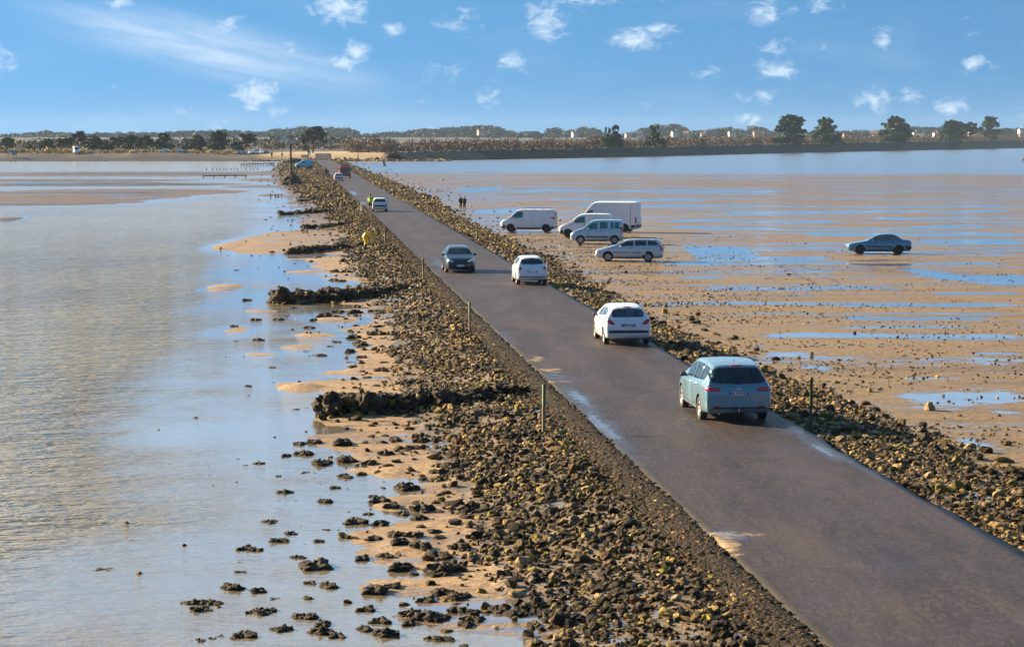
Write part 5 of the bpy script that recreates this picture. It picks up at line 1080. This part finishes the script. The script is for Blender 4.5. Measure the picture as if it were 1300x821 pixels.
# ------------------------------------------------------------------ far shore: dike
def line_at(X): return float(shore(X))
xs = [-40.0]
while xs[-1] < 900: xs.append(xs[-1]+1.0+0.0012*(xs[-1]+40))
rows_ = [(-4.2, -.1, 0), (-3.4, .10, 0), (-2.6, .26, 0), (-1.9, .44, 0), (-1.2, .62, 0), (-.5, .8, 0), (.1, .93, 0), (.6, 1.0, 1), (1.2, 1.02, 1), (2.0, 1.0, 0), (3.2, .96, 0), (4.5, .6, 0), (6, .2, 0)]
V = []; Cc = []
for i, X0 in enumerate(xs):
    Y0 = line_at(X0); H = float(np.interp(X0, SX, DH)); dx, dy = 1.0, (line_at(X0+1)-line_at(X0-1))/2; L_ = math.hypot(dx, dy); nx, ny = -dy/L_, dx/L_
    for j, (o_, hh, tp) in enumerate(rows_):
        q = mn.fractal(Vector((X0*.9, j*1.3, Y0*.45)), .8, 2, 4); q2 = rng.normal(0, .13)
        V.append((X0+nx*(o_*1.15+q*.5), Y0+ny*(o_*1.15+q*.5), -.5+(H)*hh+q*.35+q2+(rng.random()**4*.7 if tp else 0)))
        cb_ = np.array([.045, .038, .032])*(0.7+rng.random()*.7)
        if tp and rng.random() < .45: cb_ = np.array([.36, .27, .17])*rng.uniform(.7, 1.2)  # sunlight on the crest stones is painted in as a pale colour
        if X0 < -12: cb_ = cb_*.3+np.array([.30, .22, .13])*rng.uniform(.4, 1.1)*.9
        Cc.append((*cb_, 1))
nR = len(rows_); ii = np.arange(len(V)).reshape(-1, nR); Fd = np.stack([ii[:-1, :-1], ii[1:, :-1], ii[1:, 1:], ii[:-1, 1:]], -1).reshape(-1, 4)
o = link(bpy.data.objects.new('stone_dike', mesh_np('stone_dike', V, Fd[:, ::-1], [M_STONE], False, {'col': ('FLOAT_COLOR', Cc)}))); tag(o, 'long dark stone dike with crest stones coloured pale as if sunlit along the far right shore', 'dike')
n = 420; tt = rng.uniform(0, 1, n); X = -62+tt*38+rng.normal(0, 2, n); Y = 797+rng.uniform(-4, 10, n); S_ = rng.uniform(.4, 1.0, n)
o = scatter('boulder_heap', X, Y, S_, 1, range(5), np.array([0,0,.1,.2,.25,.25,.05,.05,.1,0]), .3); tag(o, 'heap of pale boulders at the left end of the dike', 'boulders', None, 'stuff')
n = 1500; X = np.sort(rng.uniform(-42, 700, n)); Y = shore(X)+rng.uniform(-1, 6, n); Zc = np.interp(X, SX, DH)-.6+rng.uniform(-.1, .3, n)
o = scatter('crest_stones', X, Y, rng.uniform(.25, .7, n), 1, range(5), np.array([.1,0,.2,.2,.25,.2,0,0,.05,0]), .3, Zc=Zc); tag(o, 'stones along the crest of the long dike, the pale ones coloured as if sunlit', 'stones', None, 'stuff')  # pale share of the palette carries the sunlit look of the crest
# ------------------------------------------------------------------ trees
def leaf_mat(name, a, b_, c_=None):
    m, nt, b = new_mat(name); k = N(nt); at = k.n('ShaderNodeAttribute', attribute_name='tone').outputs['Fac']
    cc = k.mix(at, c4(a), c4(b_)); k.l(cc, b.inputs['Base Color']); b.inputs['Roughness'].default_value = .6; b.inputs['Specular IOR Level'].default_value = .2; return m
M_CYP = leaf_mat('cypress_foliage', (0.010, 0.036, 0.012), (0.036, 0.088, 0.028)); M_PINE = leaf_mat('pine_foliage', (0.020, 0.036, 0.020), (0.06, 0.08, 0.035))
M_TWIG = leaf_mat('bare_twigs', (0.095, 0.070, 0.050), (0.155, 0.112, 0.075)); M_WOODS = leaf_mat('woodland', (0.010, 0.030, 0.022), (0.024, 0.055, 0.035)); M_TRUNK = simple('bark', (0.10, 0.075, 0.05), .9, 0, 0, .3, 2)
M_SCRUBG = leaf_mat('green_scrub', (0.035, 0.055, 0.02), (0.09, 0.10, 0.04))
def clumps_mesh(name, cl, per, size, mat, seed=0, flat=.5):
    """cl = list of (x, y, z, rx, ry, rz); many small leaf sprays through each clump"""
    r = np.random.default_rng(seed); V = []; T = []
    for (x, y, z, rx, ry, rz) in cl:
        n = per; d = r.normal(size=(n, 3)); d /= np.linalg.norm(d, axis=1)[:, None]; q = r.uniform(.35, 1.08, (n, 1)); ctr = np.array([x, y, z])+d*q*np.array([rx, ry, rz])
        a = r.normal(size=(n, 3)); a[:, 2] *= flat; a /= np.linalg.norm(a, axis=1)[:, None]; b_ = r.normal(size=(n, 3)); b_ -= (b_*a).sum(1)[:, None]*a; b_ /= np.linalg.norm(b_, axis=1)[:, None]
        s = size*r.uniform(.5, 1.3, (n, 1)); V.append(np.stack([ctr-a*s, ctr+b_*s*.55, ctr+a*s, ctr-b_*s*.55], 1).reshape(-1, 3)); T.append(np.repeat(np.clip(r.uniform(0, 1)*.5+r.uniform(0, .5, n), 0, 1), 4))
    V = np.concatenate(V); Fq = np.arange(len(V)).reshape(-1, 4); return mesh_np(name, V, Fq, [mat], False, {'tone': ('FLOAT', np.concatenate(T))})
def tree_proto(kind, seed):
    r = random.Random(seed); cl = []; tips = []
    if kind == 'cypress':      # spreading, ragged plates of foliage, wide above a short trunk
        for i in range(62):
            h = r.uniform(.16, .97); R_ = .50*math.sqrt(max(.02, 1-((h-.42)/.60)**2)); a = r.uniform(0, 6.28); q = R_*math.sqrt(r.uniform(.05, 1)); cl.append((math.cos(a)*q, math.sin(a)*q, h, r.uniform(.09, .18), r.uniform(.09, .18), r.uniform(.05, .10)))
        for i in range(7): a = r.uniform(0, 6.28); q = r.uniform(0, .25); cl.append((math.cos(a)*q, math.sin(a)*q, r.uniform(.92, 1.03), .05, .05, .07))
    elif kind == 'tall':
        for i in range(34):
            h = r.uniform(.28, .98); R_ = .22+.10*math.sin(h*9+seed); a = r.uniform(0, 6.28); q = R_*math.sqrt(r.uniform(.05, 1)); cl.append((math.cos(a)*q, math.sin(a)*q, h, r.uniform(.07, .13), r.uniform(.07, .13), r.uniform(.04, .08)))
    elif kind == 'flat':       # wind-cut umbrella crown
        for i in range(46):
            a = r.uniform(0, 6.28); q = .55*math.sqrt(r.uniform(0, 1)); x = math.cos(a)*q; h = .80-.28*(q/.55)**2*r.uniform(.3, 1.6)+r.uniform(-.06, .14); cl.append((x+.06, math.sin(a)*q*.8, h, r.uniform(.10, .17), r.uniform(.09, .15), r.uniform(.035, .07)))
        for i in range(10): cl.append((r.uniform(-.5, -.2), r.uniform(-.2, .2), r.uniform(.15, .5), .12, .12, .06))
    else:                      # bush
        for i in range(34):
            a = r.uniform(0, 6.28); e = r.uniform(0, 1.45); q = r.uniform(.5, .9); cl.append((math.cos(a)*math.cos(e)*.55*q, math.sin(a)*math.cos(e)*.55*q, .08+math.sin(e)*.82*q, .14, .14, .09))
        for i in range(5): cl.append((r.uniform(-.3, .3), r.uniform(-.2, .2), r.uniform(.85, 1.0), .04, .04, .09))
    cm = clumps_mesh('crown', cl, 110, .042, M_CYP if kind != 'flat' else M_PINE, seed, .35)
    mb = MB(); mb.tube([(0, 0, -.05), (.01, 0, .2), (-.01, .01, .45), (0, 0, .7)], [.038, .030, .022, .010], 9)
    for q in cl[::3]:
        b0 = .12+.5*q[2]*.6; mb.tube([(0, 0, b0), (q[0]*.5, q[1]*.5, (b0+q[2])*.52), (q[0], q[1], q[2])], [.014, .010, .004], 5)
    return cm, mb.mesh('trunk', M_TRUNK, True)
TP = {(kd, s): tree_proto(kd, s) for kd, s in (('cypress', 1), ('cypress', 2), ('cypress', 5), ('tall', 3), ('tall', 8), ('flat', 4), ('flat', 9), ('bush', 6), ('bush', 7))}
def tree(x, yt, yb, wpx, kd, s, Z, label, group=None):
    sc_ = Z/F; X = (x-CX)*sc_; z0 = float(height(np.array([X]), np.array([Z]))[0]); ztop = CH-(yt-YH)*sc_; H = ztop-z0; Wd = wpx*sc_
    t = empty('tree' if kd != 'bush' else 'bush', (X, Z, z0), rng.uniform(-.5, .5)); cm, tm = TP[(kd, s)]; wbase = {'cypress': 1.12, 'tall': .72, 'flat': 1.25, 'bush': 1.25}[kd]
    t.scale = (Wd/wbase, Wd/wbase, H/1.03); link(bpy.data.objects.new('crown', cm), t); link(bpy.data.objects.new('trunk', tm), t); tag(t, label, 'tree' if kd != 'bush' else 'bush', group)
gl = 'dark trees in a row along the left shore'
for i, (x, yt, w_, kd, s) in enumerate([(12,175,24,'cypress',1),(62,177,27,'cypress',5),(82,173,22,'flat',9),(100,164.5,26,'flat',4),(121,172,24,'cypress',2),(150,171.5,26,'flat',9),(168,172,24,'cypress',1),(186,170,26,'flat',4),(209,170,28,'cypress',5),(252,171.5,24,'cypress',2),(279,167,28,'cypress',1),(314,166.5,26,'flat',9),(238,176,18,'bush',6),(300,176,16,'bush',7),(137,177,18,'bush',6),(40,180,18,'bush',7)]):
    tree(x, yt, 193, w_, kd, s, 862+rng.uniform(-8, 25), 'dark evergreen standing in the row along the left far shore' if kd != 'bush' else 'low dark bush between the trees of the left far shore', gl if kd != 'bush' else 'low bushes between the left shore trees')
tree(398, 158, 190, 36, 'flat', 4, 850, 'large wind shaped dark tree standing alone at the end of the causeway')
for x, yt, w_, kd, s, Z, lb in [(772,163,30,'bush',6,1135,'dense dark round tree on the dike, left of a pair'),(782,160,28,'bush',7,1150,'dense dark tree with a spiky tip on the dike'),(830,160,34,'bush',6,1200,'dark round evergreen on the dike, next right of the spiky one'),(1003,147,44,'cypress',1,1400,'tall spreading cypress on the dike, leftmost of the big ones'),(1046,151,38,'cypress',5,1450,'spreading cypress on the dike with a bush at its right foot'),(1064,169,24,'bush',7,1470,'low dark bush at the foot of a cypress on the dike'),
    (1135,149,42,'cypress',2,1590,'flat topped cypress standing alone on the dike'),(1207,153.5,34,'cypress',1,1700,'cypress on the dike, left half of a touching pair'),(1224,151.5,30,'flat',9,1720,'cypress on the dike, right half of a touching pair'),(1255,145,28,'tall',3,1770,'tall narrow cypress, rightmost of the big trees on the dike'),(1018,176,20,'bush',6,1420,'small bush right of the tall spreading cypress'),(893,177,20,'bush',7,1290,'small green bush on the dike, left of the tall spreading cypress')]:
    Zd = 900.0
    for _ in range(60): Zd += (line_at((x-CX)/F*Zd)-Zd)*.25
    tree(x, yt, 183, w_, kd, s, Zd+12, lb)
# ------------------------------------------------------------------ woods and scrub
PX = [-80,0,50,62,75,100,140,200,255,285,325,345,365,380,410,440,450,456,475,510,530,560,590,605,630,645,655,668,676,690,704,712,724,740,758,768,800,812,832,846,862,872,890,905,925,945,952,975,1000,1060,1090,1110,1150,1160,1185,1200,1225,1250,1290,1300,1400]
PY = [170,172,168,165,168,170,168,168,166,165,168,164,163,161,162,163,163,170,170,167,164,163,160,159,161,165,169,166,167,169,161,169,166,161,164,170,170,164,158,159,158,165,166,163,162,166,160,165,168,166,166,165,165,161,162,160,161,165,163,163,164]
def woods(x0, x1, Z0, Z1, step, yoff, base, size, mat, nm, lb, seed, per=110):
    r = np.random.default_rng(seed); cl = []; x = x0
    while x < x1:
        for q in range(2):
            Z = r.uniform(Z0, Z1); sc_ = Z/F; zt = CH-(np.interp(x, PX, PY)+yoff+r.uniform(-1.2, 2.0)-YH)*sc_; X = (x+r.uniform(-3, 3)-CX)*sc_
            w_ = r.uniform(4.5, 8); h = w_*.5; cl.append((X, Z, zt-h*.8, w_, w_*.8, h*.8)); z = zt-h*1.6
            while z > base: cl.append((X+r.uniform(-4, 4), Z-r.uniform(0, 15), z, w_*1.1, w_*.8, h)); z -= h*1.1
        x += step
    o = link(bpy.data.objects.new(nm, clumps_mesh(nm, cl, per, size, mat, seed, .4))); tag(o, lb, 'woods', None, 'stuff')
woods(-60, 1360, 2500, 2900, 5.5, 0, 1, 1.25, M_WOODS, 'far_woods', 'blue green woods on the low hills along the whole horizon', 11)
woods(-60, 450, 1250, 1500, 7, 9, 2, .9, M_WOODS, 'woodland_belt', 'belt of woods behind the left shore trees', 12, 60)
def scrub(nm, pts_, size, mat, lb, seed, per=40):
    r = np.random.default_rng(seed); cl = []
    for X, Y, z0, h, w_ in pts_: cl.append((X, Y, z0+h*.5, w_, w_*.8, h*.5))
    o = link(bpy.data.objects.new(nm, clumps_mesh(nm, cl, per, size, mat, seed, 2.5))); tag(o, lb, 'scrub', None, 'stuff')
pl_ = []
x = 446.0
while x < 1320:
    for q in range(3):
        X_ = np.interp(x, [446, 500, 660, 870, 1300, 1400], [-50, -40, 3, 92, 417, 560]); Z = line_at(X_)+rng.uniform(25, 75); X = (x-CX)*Z/F; z0 = float(height(np.array([X]), np.array([Z]))[0]); h = rng.uniform(4.0, 6.6)*(1+.25*mn.noise(Vector((x/22, 0, 0)))); pl_.append((X, Z, z0-.2, h, rng.uniform(1.8, 3.2)))
    x += 3.2
scrub('bare_scrub', pl_, .34, M_TWIG, 'brown leafless scrub behind the dike', 21, 150)
pl_ = [((x-CX)*Z/F, Z, 2.5, rng.uniform(2.5, 4.6), rng.uniform(3, 5)) for x, Z in zip(rng.uniform(-10, 470, 130), rng.uniform(930, 1150, 130))]
scrub('bare_scrub', pl_, .4, M_TWIG, 'brown bare trees between the left shore evergreens', 22, 150)
pl_ = [((x-CX)*Z/F, Z, 4.5, rng.uniform(2.5, 5), rng.uniform(3, 6)) for x, Z in zip(rng.uniform(830, 1310, 190), rng.uniform(1950, 2300, 190))]
scrub('green_scrub', pl_, .7, M_SCRUBG, 'mixed green and brown hedges behind the dike on the right', 23, 120)
pl_ = [((x-CX)*Z/F, Z, float(height(np.array([(x-CX)*Z/F]), np.array([Z]))[0])-.1, rng.uniform(.5, 1.6)*(1.6 if x < 110 else 1), rng.uniform(.8, 1.8)) for x, Z in zip(rng.uniform(-10, 330, 220), rng.uniform(822, 850, 220))]
scrub('dune_grass', pl_, .35, leaf_mat('dry_grass', (.22, .17, .05), (.55, .42, .15)), 'straw coloured dune grass along the left far shore', 24, 60)
# dark stony foot of the left shore
n = 2600; X = rng.uniform(-240, -62, n); Y = 799+rng.uniform(-3, 6, n); o = scatter('shore_stones', X, Y, rng.uniform(.25, .8, n), 1, range(5), P_L, .2); tag(o, 'dark stones along the water edge of the left far shore', 'stones', None, 'stuff')
# ------------------------------------------------------------------ houses
HW = simple('house_white', (.60, .59, .57), .7, 0, 0, .05, .5); HR = simple('roof_tile', (.36, .14, .08), .8, 0, 0, .2, 1); HS = simple('roof_slate', (.10, .12, .16), .6, 0, 0, .2, 1); HP = simple('house_pink', (.55, .38, .30), .7, 0, 0, .08, .5); HWIN = simple('house_window', (.05, .07, .09), .2)
def house(x, ytop, wpx, Z, wm, rm, label, rot=0.0, hfac=.42):
    sc_ = Z/F; X = (x-CX)*sc_; zt = CH-(ytop-YH)*sc_; Wd = wpx*sc_; D = max(6, Wd*.6); H = Wd*hfac+4; z0 = zt-H; eh = H-Wd*.26
    t = empty('house', (X, Z, z0), rot); mb = MB(); mb.box((0, 0, eh/2), (Wd, D, eh)); mb.add([(-Wd/2, -D/2+.01, eh), (-Wd/2, D/2-.01, eh), (-Wd/2, 0, H-.2), (Wd/2, -D/2+.01, eh), (Wd/2, D/2-.01, eh), (Wd/2, 0, H-.2)], [(0, 1, 2), (5, 4, 3)]); wl = mb.build('wall', wm, t)
    mb = MB(); e = .5
    mb.add([(-Wd/2-e, -D/2-e, eh-.3), (Wd/2+e, -D/2-e, eh-.3), (Wd/2+e, 0, H), (-Wd/2-e, 0, H), (-Wd/2-e, D/2+e, eh-.3), (Wd/2+e, D/2+e, eh-.3), (-Wd/2-e, 0, H+.25), (Wd/2+e, 0, H+.25), (-Wd/2-e, -D/2-e, eh-.05), (Wd/2+e, -D/2-e, eh-.05), (-Wd/2-e, D/2+e, eh-.05), (Wd/2+e, D/2+e, eh-.05)], [(8, 9, 7, 6), (6, 7, 11, 10), (0, 3, 2, 1), (3, 4, 5, 2), (0, 1, 9, 8), (4, 10, 11, 5), (0, 8, 6, 3), (3, 6, 10, 4), (1, 2, 7, 9), (2, 5, 11, 7)])
    rf = mb.build('roof', rm, t); mb = MB(); mb.box((Wd*.3, .5, H+.3), (.9, .9, 1.6)); mb.build('chimney', wm, rf)
    for q in range(max(2, int(Wd/4))): mb = MB(); mb.box((-Wd/2+Wd*(q+.5)/max(2, int(Wd/4)), -D/2-.02, eh*.6), (1.1, .08, 1.3)); mb.build('window', HWIN, t)
    tag(t, label, 'house')
for a in [(362,175.5,9,1180,HW,HS,'white gabled house left of the large lone tree, behind the tall post',1.3,.8),(374,178,15,1160,HW,HS,'white house with a grey roof just left of the large lone tree',.2),(355,181,22,1120,HP,HR,'long low building with a tan red roof behind the left shore',.1,.2),(344,183,14,1130,HP,HR,'smaller tan roofed building left of the long low one',0,.2),
    (229,182,6,1180,HW,HS,'small white house between the left shore trees',.3),(611,163.5,9,2480,HP,HR,'pink house among the woods right of the centre',.3),(729,167,6,2300,HW,HS,'tiny white house among far trees, left of the dense dark tree pair',.3),(797,168.5,7,2250,HW,HR,'white house just right of the dense dark tree pair',.2),(811,167,7,2250,HW,HS,'white house between the two dark round trees on the dike',-.2),(856,166,8,2200,HW,HS,'white house right of the single dark round evergreen',.3),(870,167,7,2200,HW,HR,'white house right of its twin under umbrella pines',-.3),
    (892,168,6,2250,HW,HR,'tiny white house above the brown hedges',0),(928,166,8,2300,HW,HS,'white house far left of the tall spreading cypress',.2),(960,166,9,2250,HP,HR,'pinkish house just left of the tall spreading cypress',.1),(1075,168,12,2250,HP,HR,'pinkish house between two big cypresses',.1),(1108,167,9,2250,HP,HR,'pink walled house left of the flat topped cypress',-.2),(1105,173,7,2150,HW,HR,'low white cottage left of the flat topped cypress',.2),
    (1160,167,6,2300,HW,HS,'small white house upper left of the bright white one',.2),(1167,170,9,2200,HW,HS,'bright white house right of the flat topped cypress',-.4),(1158,175.5,5,2100,HW,HS,'small white cabin low behind the dike',.1),(1186,168,6,2300,HW,HR,'tiny white house left of the touching cypress pair',.2),(1232,165,9,2300,HW,HR,'white house with a red roof just left of the tall narrow cypress',.2),(1242,170,13,2200,HP,HR,'house with a broad red roof behind the tall narrow cypress',-.1),(1294,163,6,2400,HW,HS,'white house on the hill at the right edge',.2),(1297,170,10,2250,HP,HR,'red roofed house low at the right edge',.1)]: house(*a)
# ------------------------------------------------------------------ parked cars, signs on the far left shore
def shorez(x, Z): return float(height(np.array([(x-CX)*Z/F]), np.array([Z]))[0])
roots = {o.name: o for o in bpy.data.objects if o.type == 'EMPTY' and o.parent is None}
def park(src, x, Z, ang, label, cat='car', group=None, s=1.0):
    c_ = copy_tree(roots[src]); c_.location = ((x-CX)*Z/F, Z, shorez(x, Z)+.02); c_.rotation_euler = (0, 0, ang); c_.scale = (s,)*3
    if 'group' in c_: del c_['group']
    tag(c_, label, cat, group)
park('high_roof_van', 98.5, 822, R(-75), 'white camper van standing alone on the left far shore', 'van'); park('hatchback', 210, 826, R(170), 'pale car half hidden in the dune grass, left of another', s=.95); park('small_car', 227, 826, R(175), 'pale car half hidden in the dune grass, right of another')
park('hatchback.001', 304, 824, R(-80), 'dark car at the left end of the parked row on the far shore'); park('hatchback.001', 311.5, 824, R(-95), 'second dark car of the parked row on the far shore'); park('small_car', 319, 823, R(-85), 'white car in the middle of the parked row on the far shore'); park('compact_van.001', 326.5, 824, R(-90), 'pale blue van in the parked row on the far shore', 'van'); park('hatchback', 333, 823, R(-85), 'white hatchback near the right end of the parked row on the far shore'); park('hatchback.001', 339.5, 825, R(-90), 'dark car at the right end of the parked row on the far shore')
def sign(x, Z, w_, h, mat, label, up=.6):
    t = empty('sign_board', ((x-CX)*Z/F, Z, shorez(x, Z))); mb = MB(); mb.box((0, 0, up+h/2), (w_, .08, h)); mb.build('panel', mat, t)
    for sg in (1, -1): mb = MB(); mb.tube([(sg*w_*.4, .08, -.2), (sg*w_*.4, .08, up+h*.9)], .05, 6); mb.build('leg', M_BLACK, t)
    tag(t, label, 'sign')
sign(12.5, 812, .7, 2.4, M_WHITEP, 'tall narrow white panel on the left far shore'); sign(20, 812, 1.9, 1.7, simple('sign_blue', (.10, .26, .45), .5), 'blue board beside the white panel on the left far shore'); sign(175, 820, .4, 1.5, M_WHITEP, 'small white sign in the dune grass'); sign(394, 812, .6, 1.2, M_WHITEP, 'small white board under the large lone tree'); sign(455, 806, .3, 2.0, M_WHITEP, 'thin white sign where the dike begins', .3)
sign(388, 808, 2.8, 1.1, simple('cream_board', (.6, .52, .34), .6), 'wide cream board on the shore at the end of the causeway', .2)
# ------------------------------------------------------------------ world, sun, haze
SUN_EL, SUN_AZ = 21.0, 62.0           # degrees above the horizon, degrees left of straight ahead
sd_ = Vector((-math.sin(R(SUN_AZ))*math.cos(R(SUN_EL)), math.cos(R(SUN_AZ))*math.cos(R(SUN_EL)), math.sin(R(SUN_EL))))
w = bpy.data.worlds.new('World'); scn.world = w; w.use_nodes = True; nt = w.node_tree; nt.nodes.clear(); k = N(nt)
out = k.n('ShaderNodeOutputWorld'); bg = k.n('ShaderNodeBackground'); k.l(bg.outputs[0], out.inputs[0])
d = k.vm('NORMALIZE', k.n('ShaderNodeTexCoord').outputs['Generated']).outputs[0]
sx = k.n('ShaderNodeSeparateXYZ'); k.l(d, sx.inputs[0])
z = k.math('MAXIMUM', sx.outputs[2], 0.0)
cb = k.n('ShaderNodeCombineXYZ'); k.l(sx.outputs[0], cb.inputs[0]); k.l(sx.outputs[1], cb.inputs[1]); k.l(k.math('ADD', k.math('MULTIPLY', z, 0.9), 0.30), cb.inputs[2])
sky = k.n('ShaderNodeTexSky'); sky.sky_type = 'NISHITA'; sky.sun_disc = False
sky.sun_elevation = R(SUN_EL); sky.sun_rotation = R(-SUN_AZ); sky.air_density = 1.0; sky.dust_density = 0.2; sky.ozone_density = 1.2
k.l(k.vm('NORMALIZE', cb.outputs[0]).outputs[0], sky.inputs[0])
col = k.mix(1.0, sky.outputs[0], (0.35, 0.67, 0.84, 1), 'MULTIPLY')
az = k.math('ARCTAN2', sx.outputs[0], sx.outputs[1]); el = sx.outputs[2]
uv = k.n('ShaderNodeCombineXYZ'); k.l(az, uv.inputs[0]); k.l(el, uv.inputs[1]); uv = uv.outputs[0]
CL = [(325,118,22,19,1.0),(436,10,30,20,1.0),(497,38,15,9,.8),(455,68,15,14,.9),(434,80,20,10,.8),(371,65,10,12,.6),(370,142,32,8,.55),(280,38,42,12,.7),(160,8,14,14,.7),(10,78,18,16,.8),
      (558,95,28,11,.6),(572,35,30,13,.6),(595,22,18,9,.6),(620,120,13,17,.6),(650,80,17,11,.8),(693,30,24,20,.95),(745,5,40,8,.7),(805,52,30,11,1.0),(835,38,22,8,.75),(968,16,20,16,.8),(1000,18,16,8,.5),(1040,10,18,9,.8),
      (984,90,24,12,.95),(978,60,22,10,.65),(897,93,18,8,.6),(965,123,28,9,.65),(945,150,18,7,.6),(1115,50,12,12,.9),(1105,128,18,13,.85),(1147,127,18,12,.6),(1200,137,18,10,.9),(1225,83,14,10,.85),(1248,84,14,7,.6),(1290,143,14,12,.65),
      (820,128,12,8,.45),(1037,65,12,6,.45),(240,145,16,8,.5),(275,160,14,9,.55),(925,43,10,6,.4),(540,165,20,5,.5),(1225,45,10,5,.4)]
acc = None
for (x, y, a, b_, s_) in CL:
    sxx, syy = F/(a*1.9), F/(b_*1.9); ca, ce = (x-CX)/F, (YH-y)/F
    t = k.vm('MULTIPLY_ADD', uv, (sxx, syy, 0), (-ca*sxx, -ce*syy, 0)).outputs[0]
    l = k.n('ShaderNodeVectorMath', operation='LENGTH'); k.l(t, l.inputs[0])
    v = k.math('MULTIPLY_ADD', l.outputs['Value'], -s_, s_)
    acc = v if acc is None else k.math('MAXIMUM', acc, v)
# scattered small cumulus everywhere else in the sky, which the water mirrors
acc = k.math('MAXIMUM', acc, k.math('MULTIPLY', k.ss(el, 0.066, 0.10), k.math('SUBTRACT', k.math('MULTIPLY', k.noise(uv, 9, 4, .5), 2.2), 0.95)))
acc = k.math('MAXIMUM', acc, k.math('SUBTRACT', k.math('MULTIPLY', k.noise(k.vm('MULTIPLY', uv, (1, 2.0, 1)).outputs[0], 26, 4, .6), 2.6), 1.42))
nz = k.noise(k.vm('MULTIPLY', uv, (1, 1.7, 1)).outputs[0], 120, 7, 0.62, 0.6)
puff = k.ss(k.math('ADD', acc, k.math('MULTIPLY', k.math('SUBTRACT', nz, 0.5), 2.0)), 0.22, 1.15)
puff = k.math('MULTIPLY', puff, k.ss(acc, 0.0, 0.25))
# the long thin cirrus streak
th = math.atan2(92, 460); cxr, cyr = (265-CX)/F, (YH-62)/F
mp = k.n('ShaderNodeMapping', vector_type='TEXTURE'); k.l(uv, mp.inputs[0]); mp.inputs['Location'].default_value = (cxr, cyr, 0); mp.inputs['Rotation'].default_value = (0, 0, -th); mp.inputs['Scale'].default_value = (260/F, 44/F, 1)
nzs = k.noise(k.vm('MULTIPLY', mp.outputs[0], (1.2, 1.6, 1)).outputs[0], 1.6, 5, 0.55, 0.4)
l = k.n('ShaderNodeVectorMath', operation='LENGTH'); k.l(mp.outputs[0], l.inputs[0])
cir = k.math('MULTIPLY', k.ss(l.outputs['Value'], 1.15, 0.1), k.ss(nzs, 0.22, 0.75, 0.2, 0.75))
nz2 = k.noise(k.vm('MULTIPLY', uv, (1, 3, 1)).outputs[0], 14, 5, 0.6)
veil = k.math('MULTIPLY', k.ss(nz2, 0.45, 0.8), 0.10)
cloud = k.math('MAXIMUM', k.math('MULTIPLY', puff, 0.80), k.math('MAXIMUM', k.math('MULTIPLY', cir, 0.80), veil))
high = k.math('MULTIPLY', k.math('MULTIPLY', k.ss(el, 0.062, 0.12, 0.0, 0.72), k.ss(el, 0.75, 0.40)), k.math('MULTIPLY', k.ss(sx.outputs[1], 0.0, 0.6), k.ss(k.noise(k.vm('MULTIPLY', uv, (1, 2.2, 1)).outputs[0], 3.5, 5, .6), 0.30, 0.62, 0.45, 1.0)))
col = k.mix(high, col, (3.4, 5.0, 6.6, 1))
col = k.mix(cloud, col, (4.6, 5.3, 6.0, 1))
k.l(col, bg.inputs['Color']); bg.inputs['Strength'].default_value = 0.055
sl = bpy.data.lights.new('sun', 'SUN'); so = link(bpy.data.objects.new('sun', sl)); sl.energy = 5.0; sl.angle = R(0.5); sl.color = (1.0, 0.79, 0.52)
so.rotation_euler = sd_.to_track_quat('Z', 'Y').to_euler(); so.location = (-40, 60, 40)
vs = scn.view_settings; vs.view_transform = 'Standard'; vs.look = 'None'; vs.gamma = 1; vs.exposure = 1.82; vs.use_curve_mapping = False
hz_on = True
if hz_on:
    mb = MB(); mb.box((0, 2900, 24), (8000, 6200, 60)); m = bpy.data.materials.new('haze'); m.use_nodes = True; t = m.node_tree; t.nodes.clear()
    o_ = t.nodes.new('ShaderNodeOutputMaterial'); pv = t.nodes.new('ShaderNodeVolumePrincipled'); t.links.new(pv.outputs[0], o_.inputs['Volume'])
    pv.inputs['Color'].default_value = (0.55, 0.75, 1.0, 1); pv.inputs['Density'].default_value = 0.00006; pv.inputs['Anisotropy'].default_value = 0.0
    ho = mb.build('haze', m); tag(ho, 'pale blue haze over the whole bay', 'haze', None, 'stuff')
scn.cycles.max_bounces = 6; scn.cycles.diffuse_bounces = 2; scn.cycles.glossy_bounces = 3; scn.cycles.volume_bounces = 0
scn.cycles.use_denoising = True
